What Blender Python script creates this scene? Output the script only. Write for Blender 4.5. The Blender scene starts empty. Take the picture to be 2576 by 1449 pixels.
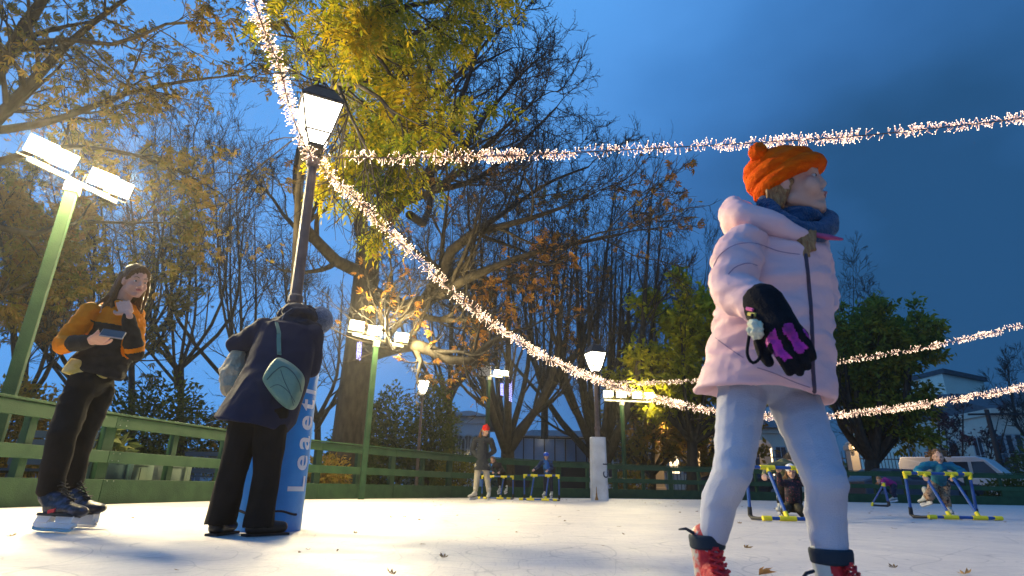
import bpy, bmesh, math, random
import numpy as np
from mathutils import Vector, Matrix, noise as mnoise
R8 = np.random.default_rng(7)
random.seed(7)
sc = bpy.context.scene
COL = sc.collection
# ------------------------------------------------------------------ camera
CAMH, PITCH, ROLL, FPX = .30, math.radians(19.27), math.radians(1.1), 1432.0   # FPX for a 2576 px wide picture
cF = np.array([0, math.cos(PITCH), math.sin(PITCH)])
_u = np.array([0, -math.sin(PITCH), math.cos(PITCH)]); _r = np.array([1., 0, 0])
cR = math.cos(ROLL)*_r + math.sin(ROLL)*_u
cU = -math.sin(ROLL)*_r + math.cos(ROLL)*_u
cam = bpy.data.cameras.new('camera'); cam.lens = FPX/2576*36; cam.sensor_width = 36
cam.clip_start = .05; cam.clip_end = 2000
camo = bpy.data.objects.new('camera', cam); COL.objects.link(camo)
M = Matrix([list(cR)+[0], list(cU)+[0], list(-cF)+[0], [0, 0, 0, 1]]).transposed()
M = Matrix(((cR[0], cU[0], -cF[0], 0), (cR[1], cU[1], -cF[1], 0), (cR[2], cU[2], -cF[2], CAMH), (0, 0, 0, 1)))
camo.matrix_world = M
cam.dof.use_dof = True; cam.dof.focus_distance = 3.6; cam.dof.aperture_fstop = 5.6
sc.camera = camo
def P(px, py, Y):
    """the real point at distance Y ahead of the photographer seen at that place of the photograph"""
    d = cF + (px-1288)/FPX*cR + (724.5-py)/FPX*cU
    return np.array([0, 0, CAMH]) + d*(Y/d[1])
def PX(px, py, Y): return float(P(px, py, Y)[0])
# ------------------------------------------------------------------ world: dusk sky
w = bpy.data.worlds.new('World'); sc.world = w; w.use_nodes = True
nt = w.node_tree; N = nt.nodes; L = nt.links
for n in list(N): N.remove(n)
tc = N.new('ShaderNodeTexCoord'); sep = N.new('ShaderNodeSeparateXYZ'); L.new(tc.outputs['Generated'], sep.inputs[0])
mp = N.new('ShaderNodeMapping'); mp.inputs['Scale'].default_value = (1.1, 1.0, 2.0); L.new(tc.outputs['Generated'], mp.inputs[0])
nz = N.new('ShaderNodeTexNoise'); nz.inputs['Scale'].default_value = 1.7; nz.inputs['Detail'].default_value = 5; nz.inputs['Roughness'].default_value = .45
L.new(mp.outputs[0], nz.inputs['Vector'])
def wm(op, a, b, c=None):
    m = N.new('ShaderNodeMath'); m.operation = op
    for i, v in enumerate((a, b, c)):
        if v is None: continue
        if isinstance(v, (int, float)): m.inputs[i].default_value = v
        else: L.new(v, m.inputs[i])
    return m.outputs[0]
# darker cloud bank to the right, clearer overhead and towards the horizon in the middle
fx = wm('MULTIPLY_ADD', sep.outputs['X'], .98, .27)
fz = wm('MULTIPLY', sep.outputs['Z'], -.52)
f1 = wm('ADD', fx, fz)
f2 = wm('MULTIPLY_ADD', nz.outputs['Fac'], .95, -.30)
f3 = wm('ADD', f1, f2)
rmp = N.new('ShaderNodeValToRGB'); L.new(f3, rmp.inputs[0])
el = rmp.color_ramp.elements
el[0].position = .0; el[0].color = (.068, .240, .57, 1)
el[1].position = .85; el[1].color = (.012, .055, .140, 1)
for p_, c_ in ((.22, (.058, .205, .50, 1)), (.42, (.038, .148, .38, 1)), (.62, (.024, .098, .26, 1))):
    e = el.new(p_); e.color = c_
bg = N.new('ShaderNodeBackground'); L.new(rmp.outputs[0], bg.inputs[0]); bg.inputs[1].default_value = 1.04
wo = N.new('ShaderNodeOutputWorld'); L.new(bg.outputs[0], wo.inputs[0])
sc.view_settings.view_transform = 'Standard'; sc.view_settings.look = 'None'
sc.view_settings.exposure = .60; sc.view_settings.gamma = 1
sc.render.engine = 'CYCLES'
sc.cycles.max_bounces = 6; sc.cycles.diffuse_bounces = 3; sc.cycles.transmission_bounces = 4; sc.cycles.transparent_max_bounces = 6
sc.cycles.sample_clamp_indirect = 4; sc.cycles.caustics_reflective = False; sc.cycles.caustics_refractive = False
sc.cycles.use_denoising = True
# ------------------------------------------------------------------ materials
MATS = {}
def mat(name, col, rough=.7, col2=None, scale=20, bump=0, bscale=60, metal=0, detail=3, emis=None, estr=0, sheen=0, stretch=None, translucent=0, cut=(.35, .65), spec=.4):
    if name in MATS: return MATS[name]
    m = bpy.data.materials.new(name); m.use_nodes = True; MATS[name] = m
    t = m.node_tree; b = t.nodes['Principled BSDF']
    b.inputs['Base Color'].default_value = (*col, 1); b.inputs['Roughness'].default_value = rough; b.inputs['Metallic'].default_value = metal
    b.inputs['Specular IOR Level'].default_value = spec
    if sheen: b.inputs['Sheen Weight'].default_value = sheen; b.inputs['Sheen Roughness'].default_value = .5
    tcn = t.nodes.new('ShaderNodeTexCoord'); src = tcn.outputs['Object']
    if stretch:
        mpn = t.nodes.new('ShaderNodeMapping'); mpn.inputs['Scale'].default_value = stretch
        t.links.new(src, mpn.inputs[0]); src = mpn.outputs[0]
    if col2:
        n = t.nodes.new('ShaderNodeTexNoise'); n.inputs['Scale'].default_value = scale; n.inputs['Detail'].default_value = detail
        t.links.new(src, n.inputs['Vector'])
        r = t.nodes.new('ShaderNodeValToRGB'); r.color_ramp.elements[0].position = cut[0]; r.color_ramp.elements[1].position = cut[1]
        r.color_ramp.elements[0].color = (*col, 1); r.color_ramp.elements[1].color = (*col2, 1)
        t.links.new(n.outputs['Fac'], r.inputs[0]); t.links.new(r.outputs[0], b.inputs['Base Color'])
    if bump:
        n2 = t.nodes.new('ShaderNodeTexNoise'); n2.inputs['Scale'].default_value = bscale; n2.inputs['Detail'].default_value = 4
        t.links.new(src, n2.inputs['Vector'])
        bp = t.nodes.new('ShaderNodeBump'); bp.inputs['Strength'].default_value = bump; bp.inputs['Distance'].default_value = .02
        t.links.new(n2.outputs['Fac'], bp.inputs['Height']); t.links.new(bp.outputs[0], b.inputs['Normal'])
    if emis:
        b.inputs['Emission Color'].default_value = (*emis, 1); b.inputs['Emission Strength'].default_value = estr
    return m
def leafmat(name, cols, trans=.35):
    """each leaf takes its own colour from the ramp"""
    if name in MATS: return MATS[name]
    m = bpy.data.materials.new(name); m.use_nodes = True; MATS[name] = m
    t = m.node_tree; b = t.nodes['Principled BSDF']; b.inputs['Roughness'].default_value = .65; b.inputs['Specular IOR Level'].default_value = .25
    g = t.nodes.new('ShaderNodeNewGeometry'); r = t.nodes.new('ShaderNodeValToRGB')
    tcn = t.nodes.new('ShaderNodeTexCoord'); n = t.nodes.new('ShaderNodeTexNoise'); n.inputs['Scale'].default_value = .9; n.inputs['Detail'].default_value = 2
    t.links.new(tcn.outputs['Object'], n.inputs['Vector'])
    mx = t.nodes.new('ShaderNodeMath'); mx.operation = 'MULTIPLY_ADD'; mx.inputs[1].default_value = .55
    ms = t.nodes.new('ShaderNodeMath'); ms.operation = 'MULTIPLY_ADD'; ms.inputs[1].default_value = 1.5; ms.inputs[2].default_value = -.52
    t.links.new(n.outputs['Fac'], ms.inputs[0]); t.links.new(g.outputs['Random Per Island'], mx.inputs[0]); t.links.new(ms.outputs[0], mx.inputs[2])
    t.links.new(mx.outputs[0], r.inputs[0])
    e = r.color_ramp.elements
    e[0].color = (*cols[0], 1); e[0].position = .05; e[1].color = (*cols[-1], 1); e[1].position = .95
    for i, c in enumerate(cols[1:-1]):
        q = e.new(.05+.9*(i+1)/(len(cols)-1)); q.color = (*c, 1)
    t.links.new(r.outputs[0], b.inputs['Base Color'])
    tr = t.nodes.new('ShaderNodeBsdfTranslucent'); t.links.new(r.outputs[0], tr.inputs[0])
    ad = t.nodes.new('ShaderNodeMixShader'); ad.inputs[0].default_value = trans
    t.links.new(b.outputs[0], ad.inputs[1]); t.links.new(tr.outputs[0], ad.inputs[2])
    t.links.new(ad.outputs[0], t.nodes['Material Output'].inputs[0])
    return m
def glow(name, col, strength, sampling='AUTO'):
    m = mat(name, (.8, .8, .8), emis=col, estr=strength)
    m.cycles.emission_sampling = sampling
    return m
# ------------------------------------------------------------------ object helpers
def tag(o, label=None, cat=None, group=None, kind=None):
    if label: o['label'] = label
    if cat: o['category'] = cat
    if group: o['group'] = group
    if kind: o['kind'] = kind
    return o
def empty(name, loc=(0, 0, 0), rz=0, label=None, cat=None, group=None, kind=None):
    o = bpy.data.objects.new(name, None); COL.objects.link(o); o.location = Vector([float(v) for v in loc]); o.rotation_euler = (0, 0, rz)
    return tag(o, label, cat, group, kind)
def wloc(o):
    v = np.zeros(3)
    while o is not None: v += np.array(o.location); o = o.parent
    return v
def link(name, me, parent=None):
    o = bpy.data.objects.new(name, me); COL.objects.link(o)
    if parent is not None: o.parent = parent
    return o
def np_mesh(name, V, F, m, parent=None, smooth=False, local=False, mats=None, midx=None):
    """V (n,3) in world coordinates; F list of arrays of faces (k,3) or (k,4)"""
    V = np.asarray(V, float)
    if parent is not None and not local: V = V - wloc(parent)
    Fs = F if isinstance(F, list) else [F]
    me = bpy.data.meshes.new(name)
    me.vertices.add(len(V)); me.vertices.foreach_set('co', V.astype(np.float32).ravel())
    li = np.concatenate([f.ravel() for f in Fs]).astype(np.int32)
    tot = np.concatenate([np.full(len(f), f.shape[1]) for f in Fs]).astype(np.int32)
    me.loops.add(len(li)); me.loops.foreach_set('vertex_index', li)
    me.polygons.add(len(tot)); st = np.concatenate([[0], np.cumsum(tot)[:-1]]).astype(np.int32)
    me.polygons.foreach_set('loop_start', st)
    try: me.polygons.foreach_set('loop_total', tot)
    except Exception: pass
    me.polygons.foreach_set('use_smooth', np.full(len(tot), smooth))
    for mm in (mats or [m]): me.materials.append(mm)
    if midx is not None: me.polygons.foreach_set('material_index', np.asarray(midx, np.int32))
    me.update(calc_edges=True); me.validate()
    return link(name, me, parent)
class MB:
    """collects shapes of ONE mesh"""
    def __init__(s): s.v = []; s.f = []; s.mi = []; s.cur = 0
    def add(s, vs, fs):
        b = len(s.v); s.v += [tuple(float(c) for c in q) for q in vs]; s.f += [tuple(i+b for i in q) for q in fs]; s.mi += [s.cur]*len(fs); return s
    def box(s, c, d, rz=0, rx=0, ry=0, taper=1):
        hx, hy, hz = d[0]/2, d[1]/2, d[2]/2
        m = Matrix.Rotation(rz, 3, 'Z') @ Matrix.Rotation(rx, 3, 'X') @ Matrix.Rotation(ry, 3, 'Y')
        vs = []
        for z in (-hz, hz):
            k = taper if z > 0 else 1
            for x, y in ((-hx, -hy), (hx, -hy), (hx, hy), (-hx, hy)): vs.append(np.array(c)+np.array(m @ Vector((x*k, y*k, z))))
        return s.add(vs, [(3, 2, 1, 0), (4, 5, 6, 7), (0, 1, 5, 4), (1, 2, 6, 5), (2, 3, 7, 6), (3, 0, 4, 7)])
    def beam(s, a, b, w, h):
        """box from a to b, w across, h up"""
        a = np.array(a, float); b = np.array(b, float); d = b-a; L_ = np.linalg.norm(d); d /= L_
        up = np.array([0, 0, 1.]) if abs(d[2]) < .9 else np.array([0, 1., 0])
        sx = np.cross(d, up); sx /= np.linalg.norm(sx); uz = np.cross(sx, d)
        vs = []
        for q in (a, b):
            for i, j in ((-1, -1), (1, -1), (1, 1), (-1, 1)): vs.append(q+sx*i*w/2+uz*j*h/2)
        return s.add(vs, [(0, 1, 2, 3), (7, 6, 5, 4), (0, 4, 5, 1), (1, 5, 6, 2), (2, 6, 7, 3), (3, 7, 4, 0)])
    def tube(s, pts, rad, n=10, cap=True):
        pts = [np.array(p, float) for p in pts]; k = len(pts)
        if np.isscalar(rad): rad = [rad]*k
        vs = []; prev = None
        for i in range(k):
            t = pts[min(i+1, k-1)]-pts[max(i-1, 0)]; t = t/(np.linalg.norm(t)+1e-9)
            if prev is None:
                a = np.array([0, 0, 1.]) if abs(t[2]) < .8 else np.array([1., 0, 0])
                x = np.cross(t, a)
            else: x = prev-t*np.dot(prev, t)
            x /= np.linalg.norm(x)+1e-9; prev = x; y = np.cross(t, x)
            for j in range(n):
                q = 2*math.pi*j/n; vs.append(pts[i]+rad[i]*(math.cos(q)*x+math.sin(q)*y))
        fs = [(i*n+j, i*n+(j+1) % n, (i+1)*n+(j+1) % n, (i+1)*n+j) for i in range(k-1) for j in range(n)]
        if cap: fs += [tuple(range(n-1, -1, -1)), tuple((k-1)*n+j for j in range(n))]
        return s.add(vs, fs)
    def lathe(s, c, prof, n=16, axis=None):
        c = np.array(c, float); vs = []
        for r_, z_ in prof:
            for j in range(n):
                q = 2*math.pi*(j+.5)/n; vs.append(c+np.array([r_*math.cos(q), r_*math.sin(q), z_]))
        k = len(prof)
        fs = [(i*n+j, i*n+(j+1) % n, (i+1)*n+(j+1) % n, (i+1)*n+j) for i in range(k-1) for j in range(n)]
        fs += [tuple(range(n-1, -1, -1)), tuple((k-1)*n+j for j in range(n))]
        return s.add(vs, fs)
    def prism(s, poly, z0, z1):
        n = len(poly); vs = [(x, y, z0) for x, y in poly]+[(x, y, z1) for x, y in poly]
        return s.add(vs, [tuple(range(n-1, -1, -1)), tuple(range(n, 2*n))]+[(i, (i+1) % n, n+(i+1) % n, n+i) for i in range(n)])
    def build(s, name, m, parent=None, smooth=False, local=False, bevel=0):
        me = bpy.data.meshes.new(name)
        off = np.zeros(3) if (parent is None or local) else wloc(parent)
        me.from_pydata([tuple(np.array(v)-off) for v in s.v], [], s.f)
        ms = m if isinstance(m, (list, tuple)) else [m]
        for mm in ms: me.materials.append(mm)
        if len(ms) > 1: me.polygons.foreach_set('material_index', s.mi)
        if smooth: me.polygons.foreach_set('use_smooth', [True]*len(me.polygons))
        me.update()
        bm = bmesh.new(); bm.from_mesh(me); bmesh.ops.recalc_face_normals(bm, faces=bm.faces); bm.to_mesh(me); bm.free()
        o = link(name, me, parent)
        if bevel:
            b = o.modifiers.new('bevel', 'BEVEL'); b.width = bevel; b.segments = 2; b.limit_method = 'ANGLE'
        return o
def copy_tree(o, parent=None):
    c = o.copy(); COL.objects.link(c)
    if parent is not None: c.parent = parent
    for ch in list(o.children): copy_tree(ch, c)
    return c
# ------------------------------------------------------------------ ice, ground
def icemat():
    m = bpy.data.materials.new('ice'); m.use_nodes = True; t = m.node_tree; b = t.nodes['Principled BSDF']
    c = t.nodes.new('ShaderNodeTexCoord'); src = c.outputs['Object']
    def noise(s, d, r=.5, st=None):
        v = src
        if st:
            q = t.nodes.new('ShaderNodeMapping'); q.inputs['Scale'].default_value = st[:3]; q.inputs['Rotation'].default_value = (0, 0, st[3]); t.links.new(v, q.inputs[0]); v = q.outputs[0]
        n = t.nodes.new('ShaderNodeTexNoise'); n.inputs['Scale'].default_value = s; n.inputs['Detail'].default_value = d; n.inputs['Roughness'].default_value = r
        t.links.new(v, n.inputs['Vector']); return n.outputs['Fac']
    def ramp(f, a, b_, ca, cb):
        r = t.nodes.new('ShaderNodeValToRGB'); r.color_ramp.elements[0].position = a; r.color_ramp.elements[1].position = b_
        r.color_ramp.elements[0].color = (*ca, 1); r.color_ramp.elements[1].color = (*cb, 1); t.links.new(f, r.inputs[0]); return r.outputs[0]
    def mix(k, a, b_, op='MULTIPLY'):
        x = t.nodes.new('ShaderNodeMix'); x.data_type = 'RGBA'; x.blend_type = op; x.inputs[0].default_value = k
        t.links.new(a, x.inputs[6]); t.links.new(b_, x.inputs[7]); return x.outputs[2]
    base = ramp(noise(1.6, 6, .65), .35, .7, (.72, .67, .64), (.56, .53, .54))
    fine = ramp(noise(38, 4, .7), .3, .55, (.80, .80, .84), (1, 1, 1))
    s1 = ramp(noise(9, 3, .6, (.6, 9, 1, .5)), .36, .46, (.74, .76, .82), (1, 1, 1))
    s2 = ramp(noise(8, 3, .6, (10, .7, 1, .35)), .34, .42, (.8, .8, .85), (1, 1, 1))
    def cuts(f, w_):
        r = t.nodes.new('ShaderNodeValToRGB'); e = r.color_ramp.elements; e[0].position = .5-w_; e[0].color = (1, 1, 1, 1); e[1].position = .5+w_; e[1].color = (1, 1, 1, 1)
        q = e.new(.5); q.color = (.62, .64, .70, 1); t.links.new(f, r.inputs[0]); return r.outputs[0]
    col = mix(.8, mix(.5, mix(.6, base, fine), s1), s2)
    for sc_, w_, st in ((.9, .004, None), (1.7, .005, (1, 1.6, 1, .4)), (2.6, .006, (1.5, .8, 1, 1.1))): col = mix(.8, col, cuts(noise(sc_, .0, .5, st), w_))
    t.links.new(col, b.inputs['Base Color']); b.inputs['Roughness'].default_value = .6; b.inputs['Specular IOR Level'].default_value = .4
    rr = t.nodes.new('ShaderNodeMapRange'); rr.inputs['To Min'].default_value = .28; rr.inputs['To Max'].default_value = .75
    t.links.new(noise(3, 4), rr.inputs[0]); t.links.new(rr.outputs[0], b.inputs['Roughness'])
    bp = t.nodes.new('ShaderNodeBump'); bp.inputs['Strength'].default_value = .55; bp.inputs['Distance'].default_value = .01
    ad = t.nodes.new('ShaderNodeMath'); ad.operation = 'ADD'; t.links.new(noise(55, 5, .7), ad.inputs[0]); t.links.new(noise(9, 3, .6, (.6, 9, 1, .5)), ad.inputs[1])
    t.links.new(ad.outputs[0], bp.inputs['Height']); t.links.new(bp.outputs[0], b.inputs['Normal'])
    return m
FENCE = [(-4.6, -1.5), (-5.35, 3.0), (-5.35, 6.2), (-4.95, 9.2), (-4.1, 11.6), (-2.75, 14.1), (-1.4, 16.4), (.3, 18.4), (2.3, 19.9), (4.4, 20.9),
         (6.8, 21.8), (9.4, 22.3), (12.6, 22.6), (16., 22.6), (19.5, 22.4), (23, 21.4), (25.5, 19)]
ice_poly = [(x, y) for x, y in FENCE]+[(26, 6), (24, -6), (8, -9), (-3, -7)]
g = MB(); n_ = len(ice_poly); g.add([(x, y, 0) for x, y in ice_poly], [tuple(range(n_-1, -1, -1))])
ice = g.build('ice_rink', icemat()); tag(ice, kind='structure')
gr = MB(); S_ = 900
gr.add([(-S_, -60, -.06), (S_, -60, -.06), (S_, S_, -.06), (-S_, S_, -.06)], [(0, 1, 2, 3)])
tag(gr.build('ground', mat('gravel', (.045, .042, .038), .95, (.085, .08, .07), 6, .4, 120)), kind='structure')
# ------------------------------------------------------------------ rink fence
GREEN = mat('green_paint', (.018, .070, .030), .55, (.036, .100, .042), 3.5, .3, 90, spec=.3, detail=8)
GREEN2 = mat('green_paint_dark', (.012, .052, .023), .6, (.027, .080, .034), 5, .3, 70, spec=.3, detail=8)
SCREW = mat('screw_metal', (.7, .72, .68), .35, metal=.9)
fence = empty('rink_fence', (0, 0, 0), label='green painted timber barrier with rails and kickboard around the ice', cat='fence')
FH = 1.1
def resample(pts, step):
    pts = [np.array(p, float) for p in pts]; out = [pts[0]]; 
    segs = []
    # Catmull-Rom smoothing then arc-length sampling
    d = []
    for i in range(len(pts)-1):
        p0 = pts[max(i-1, 0)]; p1 = pts[i]; p2 = pts[i+1]; p3 = pts[min(i+2, len(pts)-1)]
        for k in range(20):
            t = k/20; d.append(.5*((2*p1)+(-p0+p2)*t+(2*p0-5*p1+4*p2-p3)*t*t+(-p0+3*p1-3*p2+p3)*t**3))
    d.append(pts[-1]); d = np.array(d)
    s = np.concatenate([[0], np.cumsum(np.linalg.norm(np.diff(d, axis=0), axis=1))])
    n = max(2, int(round(s[-1]/step)))
    q = np.linspace(0, s[-1], n+1)
    return np.stack([np.interp(q, s, d[:, j]) for j in range(d.shape[1])], 1)
sec = resample(FENCE, 2.35)
for i in range(len(sec)-1):
    a = np.array([*sec[i], 0]); b = np.array([*sec[i+1], 0]); d = b-a; L_ = np.linalg.norm(d); d /= L_
    nrm = np.array([d[1], -d[0], 0])       # towards the ice
    e = d*.004
    def rail(name, z, h, w_, off, m=GREEN):
        r_ = MB(); r_.beam(a+e+nrm*off+[0, 0, z], b-e+nrm*off+[0, 0, z], w_, h); return r_.build(name, m, fence, bevel=.005)
    tr_ = rail('top_rail', FH-.085, .15, .045, .0)
    cp = MB(); cp.beam(a+e+[0, 0, FH+.0145]-nrm*.02, b-e+[0, 0, FH+.0145]-nrm*.02, .13, .028); cp.build('cap_board', GREEN, tr_, bevel=.004)
    rail('middle_rail', .575, .15, .045, .0)
    rail('kickboard', .15, .30, .05, .004, GREEN2)
    for t_ in (0.0, .5):
        q = a+d*L_*t_ - nrm*.075
        w2 = .16 if t_ == 0 else .10
        ps = MB(); ps.beam(q+[0, 0, -.05], q+[0, 0, FH-.02], w2, .09)
        ps.v = [tuple(v) for v in ps.v]
        po = MB(); ang = math.atan2(d[1], d[0]); po.box(q+[0, 0, FH/2-.035], (w2, .09, FH-.03), rz=ang); po.build('post', GREEN2, fence, bevel=.005)
    if i in (9, 17):   # boarded-in lower bay
        q = a+d*L_*.72-nrm*.03; pb = MB(); pb.box(q+[0, 0, .4], (L_*.48, .03, .24), rz=math.atan2(d[1], d[0])); pb.build('panel', GREEN, fence)
    if -1 < a[1] < 8:
        for zz in (FH-.05, FH-.12, .62, .53, .28):
            for xx in (.06, .16):
                s_ = MB(); c_ = a+d*xx+nrm*.026+[0, 0, zz]; s_.tube([c_, c_+nrm*.006], .006, 8); s_.build('screw', SCREW, fence)
FLK, SPK = .38, 1.35
# ------------------------------------------------------------------ lamps
def point(name, loc, col, power, size=.1, parent=None):
    l = bpy.data.lights.new(name, 'POINT'); l.color = col; l.energy = power; l.shadow_soft_size = size
    o = bpy.data.objects.new(name, l); COL.objects.link(o); o.location = Vector([float(v) for v in loc]); 
    if parent is not None: o.parent = parent; o.location -= Vector(wloc(parent))
    return o
def area(name, loc, tgt, sx, sy, col, power, parent=None):
    l = bpy.data.lights.new(name, 'AREA'); l.shape = 'RECTANGLE'; l.size = sx; l.size_y = sy; l.color = col; l.energy = power; l.spread = math.radians(150)
    o = bpy.data.objects.new(name, l); COL.objects.link(o)
    o.location = Vector([float(v) for v in loc]); o.rotation_euler = (Vector([float(v) for v in tgt])-o.location).to_track_quat('-Z', 'Y').to_euler()
    if parent is not None: o.parent = parent; o.location -= Vector(wloc(parent))
    return o
LAMPDARK = mat('lamp_dark_metal', (.03, .022, .018), .5, (.05, .04, .035), 30, .2, 60)
POSTBR = mat('post_brown_paint', (.13, .085, .07), .5, (.19, .13, .11), 9, .25, 90)
GLASSW = glow('lantern_glass', (1, .90, .70), 7.5)
GLASSF = glow('lantern_glass_far', (1, .90, .68), 5)
def lantern(parent, c, s, rz, gm):
    """square tapered lantern; c = centre of its foot"""
    root = empty('lantern_head', c); root.parent = parent; root.location = Vector([float(v) for v in (np.array(c)-wloc(parent))])
    root.rotation_euler = (0, 0, rz)
    c4 = [(-1, -1), (1, -1), (1, 1), (-1, 1)]
    def ring(h, z): return [(x*h*s, y*h*s, z*s) for x, y in c4]
    lv = [(.085, .02), (.145, .17), (.235, .56)]
    g = MB()
    for a, b in zip(lv[:-1], lv[1:]):
        g.add(ring(a[0]-.006, a[1])+ring(b[0]-.006, b[1]), [(0, 1, 5, 4), (1, 2, 6, 5), (2, 3, 7, 6), (3, 0, 4, 7)])
    g.build('glass', gm, root, local=True)
    f = MB()
    for a, b in zip(lv[:-1], lv[1:]):
        for i in range(4): f.beam(ring(*a)[i], ring(*b)[i], .018*s, .018*s)
    for h_, z_ in lv:
        rr = ring(h_, z_)
        for i in range(4): f.beam(rr[i], rr[(i+1) % 4], .016*s, .016*s)
    f.box((0, 0, 0), (.18*s, .18*s, .03*s))
    f.build('frame', LAMPDARK, root, local=True)
    k = MB(); k.add(ring(.25, .565)+ring(.25, .585)+ring(.13, .78)+ring(.13, .80)+ring(.05, .83), 
        [(3, 2, 1, 0)]+[(4*i+j, 4*i+(j+1) % 4, 4*i+4+(j+1) % 4, 4*i+4+j) for i in range(4) for j in range(4)]+[(16, 17, 18, 19)])
    k.tube([(0, 0, .82*s), (0, 0, .86*s), (0, 0, .93*s)], [.03*s, .035*s, .008*s], 8)
    kv = k.v; k.v = [(x, y, z) for x, y, z in kv]
    k.build('cap', LAMPDARK, root, local=True)
    return root
def lamp_post(name, base, top, r0, r1, lab, s, rz, gm, power, ytop=None):
    b = np.array(base, float)
    root = empty(name, b, label=lab, cat='street lamp')
    m = MB(); zt = top-b[2]
    m.lathe((0, 0, 0), [(r0*1.5, 0), (r0*1.5, .1), (r0*1.15, .16), (r0, .5), (r0*.95, zt*.55), (r0*1.12, zt*.555), (r0*1.12, zt*.57), (r0*.9, zt*.575), (r1, zt-.12), (r1*1.5, zt-.1), (r1*1.5, zt-.05), (r1, zt)], 14)
    m.build('post', POSTBR, root, local=True, smooth=False)
    hd = b+[0, 0, zt+.1*s]
    a = MB()
    for i in range(4):
        q = rz+math.pi/4+i*math.pi/2
        a.tube([(math.cos(q)*r_, math.sin(q)*r_, z_) for r_, z_ in ((r1*.7, zt-.03), (.10*s, zt+.0*s), (.115*s, zt+.06*s), (.09*s, zt+.115*s))], .011*s, 6)
    a.build('bracket', LAMPDARK, root, local=True)
    lantern(root, hd, s, rz, gm)
    point('lamp_light', hd+[0, 0, .35*s], (1, .85, .6), power, .2, root)
    return root
# near lamp with the blue padded sleeve
B1 = np.array([P(649, 1338, 4.0)[0], 4.12, 0.])
z1 = float(P(790, 392, 4.12)[2]); TX = float(P(790, 392, 4.12)[0])-B1[0]
lamp_post('street_lamp', B1, z1, .050, .036, 'tall brown street lamp rising from the blue pad, lantern glowing under yellow leaves', .70, math.radians(27), GLASSW, 120)
_lp = [o for o in bpy.data.objects if o.get('label', '').startswith('tall brown street lamp')][0]; _lp.rotation_euler = (0, math.atan2(TX, z1), 0)   # the post stands a little askew
# far lamp with the white padded sleeve
B2 = np.array([P(1508, 1255, 16.5)[0], 16.5, 0.])
z2 = float(P(1500, 945, 16.5)[2])
lamp_post('street_lamp', B2, z2, .075, .055, 'street lamp rising from the white padded column on the ice', 1.0, math.radians(20), GLASSF, 60)
B3 = np.array([P(1046, 1230, 19.)[0], 19., -.06])
lamp_post('street_lamp', B3, float(P(1050, 1000, 19.)[2]), .05, .035, 'slender black park lamp in front of the dark evergreens behind the fence', .82, .3, GLASSF, 40)
def text_on_cyl(name, txt, c, R_, zc, ang, size, m, parent, step=.02):
    """letters running up the sleeve, wrapped onto its surface"""
    cu = bpy.data.curves.new(name, 'FONT'); cu.body = txt; cu.size = size; cu.offset = size*.018; cu.align_x = 'CENTER'; cu.align_y = 'CENTER'; cu.resolution_u = 4; cu.space_character = 1.3
    tmp = bpy.data.objects.new('tmp', cu); COL.objects.link(tmp)
    dg = bpy.context.evaluated_depsgraph_get(); dg.update()
    me = bpy.data.meshes.new_from_object(tmp.evaluated_get(dg)); bpy.data.objects.remove(tmp)
    bm = bmesh.new(); bm.from_mesh(me); bmesh.ops.triangulate(bm, faces=bm.faces)
    for _ in range(5):
        es = [e for e in bm.edges if e.calc_length() > step*2]
        if not es: break
        bmesh.ops.subdivide_edges(bm, edges=es, cuts=1); bmesh.ops.triangulate(bm, faces=bm.faces)
    off = wloc(parent)
    for v in bm.verts:
        x, y = v.co.x, v.co.y           # x runs up, y points to the left round the sleeve
        rr = R_(zc+x)+.005; th = ang - y/rr
        v.co = Vector((c[0]+rr*math.cos(th)-off[0], c[1]+rr*math.sin(th)-off[1], zc+x-off[2]))
    bm.to_mesh(me); bm.free(); me.materials.clear(); me.materials.append(m)
    return link(name, me, parent)
def sleeve(name, base, h, rad, m, lab, seam, dents, sides=48, power=2.0):
    root = empty(name, base, label=lab, cat='pole pad')
    V = []; F = []; nz_ = 40
    for i in range(nz_+1):
        z = h*i/nz_
        for j in range(sides):
            a = 2*math.pi*j/sides
            k = (abs(math.cos(a))**power+abs(math.sin(a))**power)**(-1/power)
            rr = rad*(1-.10*z/h)*k*(1+dents*mnoise.noise((math.cos(a)*1.3+base[0], math.sin(a)*1.3, z*2.2)))
            V.append((rr*math.cos(a), rr*math.sin(a), z))
    for i in range(nz_):
        for j in range(sides): F.append((i*sides+j, i*sides+(j+1) % sides, (i+1)*sides+(j+1) % sides, (i+1)*sides+j))
    t = len(V); V.append((0, 0, h)); F3 = [(nz_*sides+j, nz_*sides+(j+1) % sides, t) for j in range(sides)]
    np_mesh('cover', V, [np.array(F), np.array(F3)], m, root, smooth=True, local=True)
    s_ = MB(); s_.tube([((rad*(1-.1*z)+.004)*math.cos(seam), (rad*(1-.1*z)+.004)*math.sin(seam), z*h) for z in np.linspace(.01, .99, 12)], .006, 6); s_.build('seam', m, root, local=True)
    return root
BLUE = mat('blue_vinyl', (.010, .23, .64), .4, (.014, .28, .72), 4, .25, 14, spec=.5)
WHITEV = mat('white_vinyl', (.60, .58, .56), .5, (.75, .74, .74), 3, .3, 12)
LETW = mat('white_lettering', (.80, .81, .84), .5); LETN = mat('navy_lettering', (.01, .012, .05), .5)
sb = sleeve('blue_pole_pad', B1, 1.30, 0.225, BLUE, 'bright blue vinyl pad with white lettering wrapped round the near lamp post', -2.3, .035)
text_on_cyl('lettering', 'Leaeti', B1, lambda z: .225*(1-.10*z/1.3), .585, math.radians(-21), .22, LETW, sb)
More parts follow.
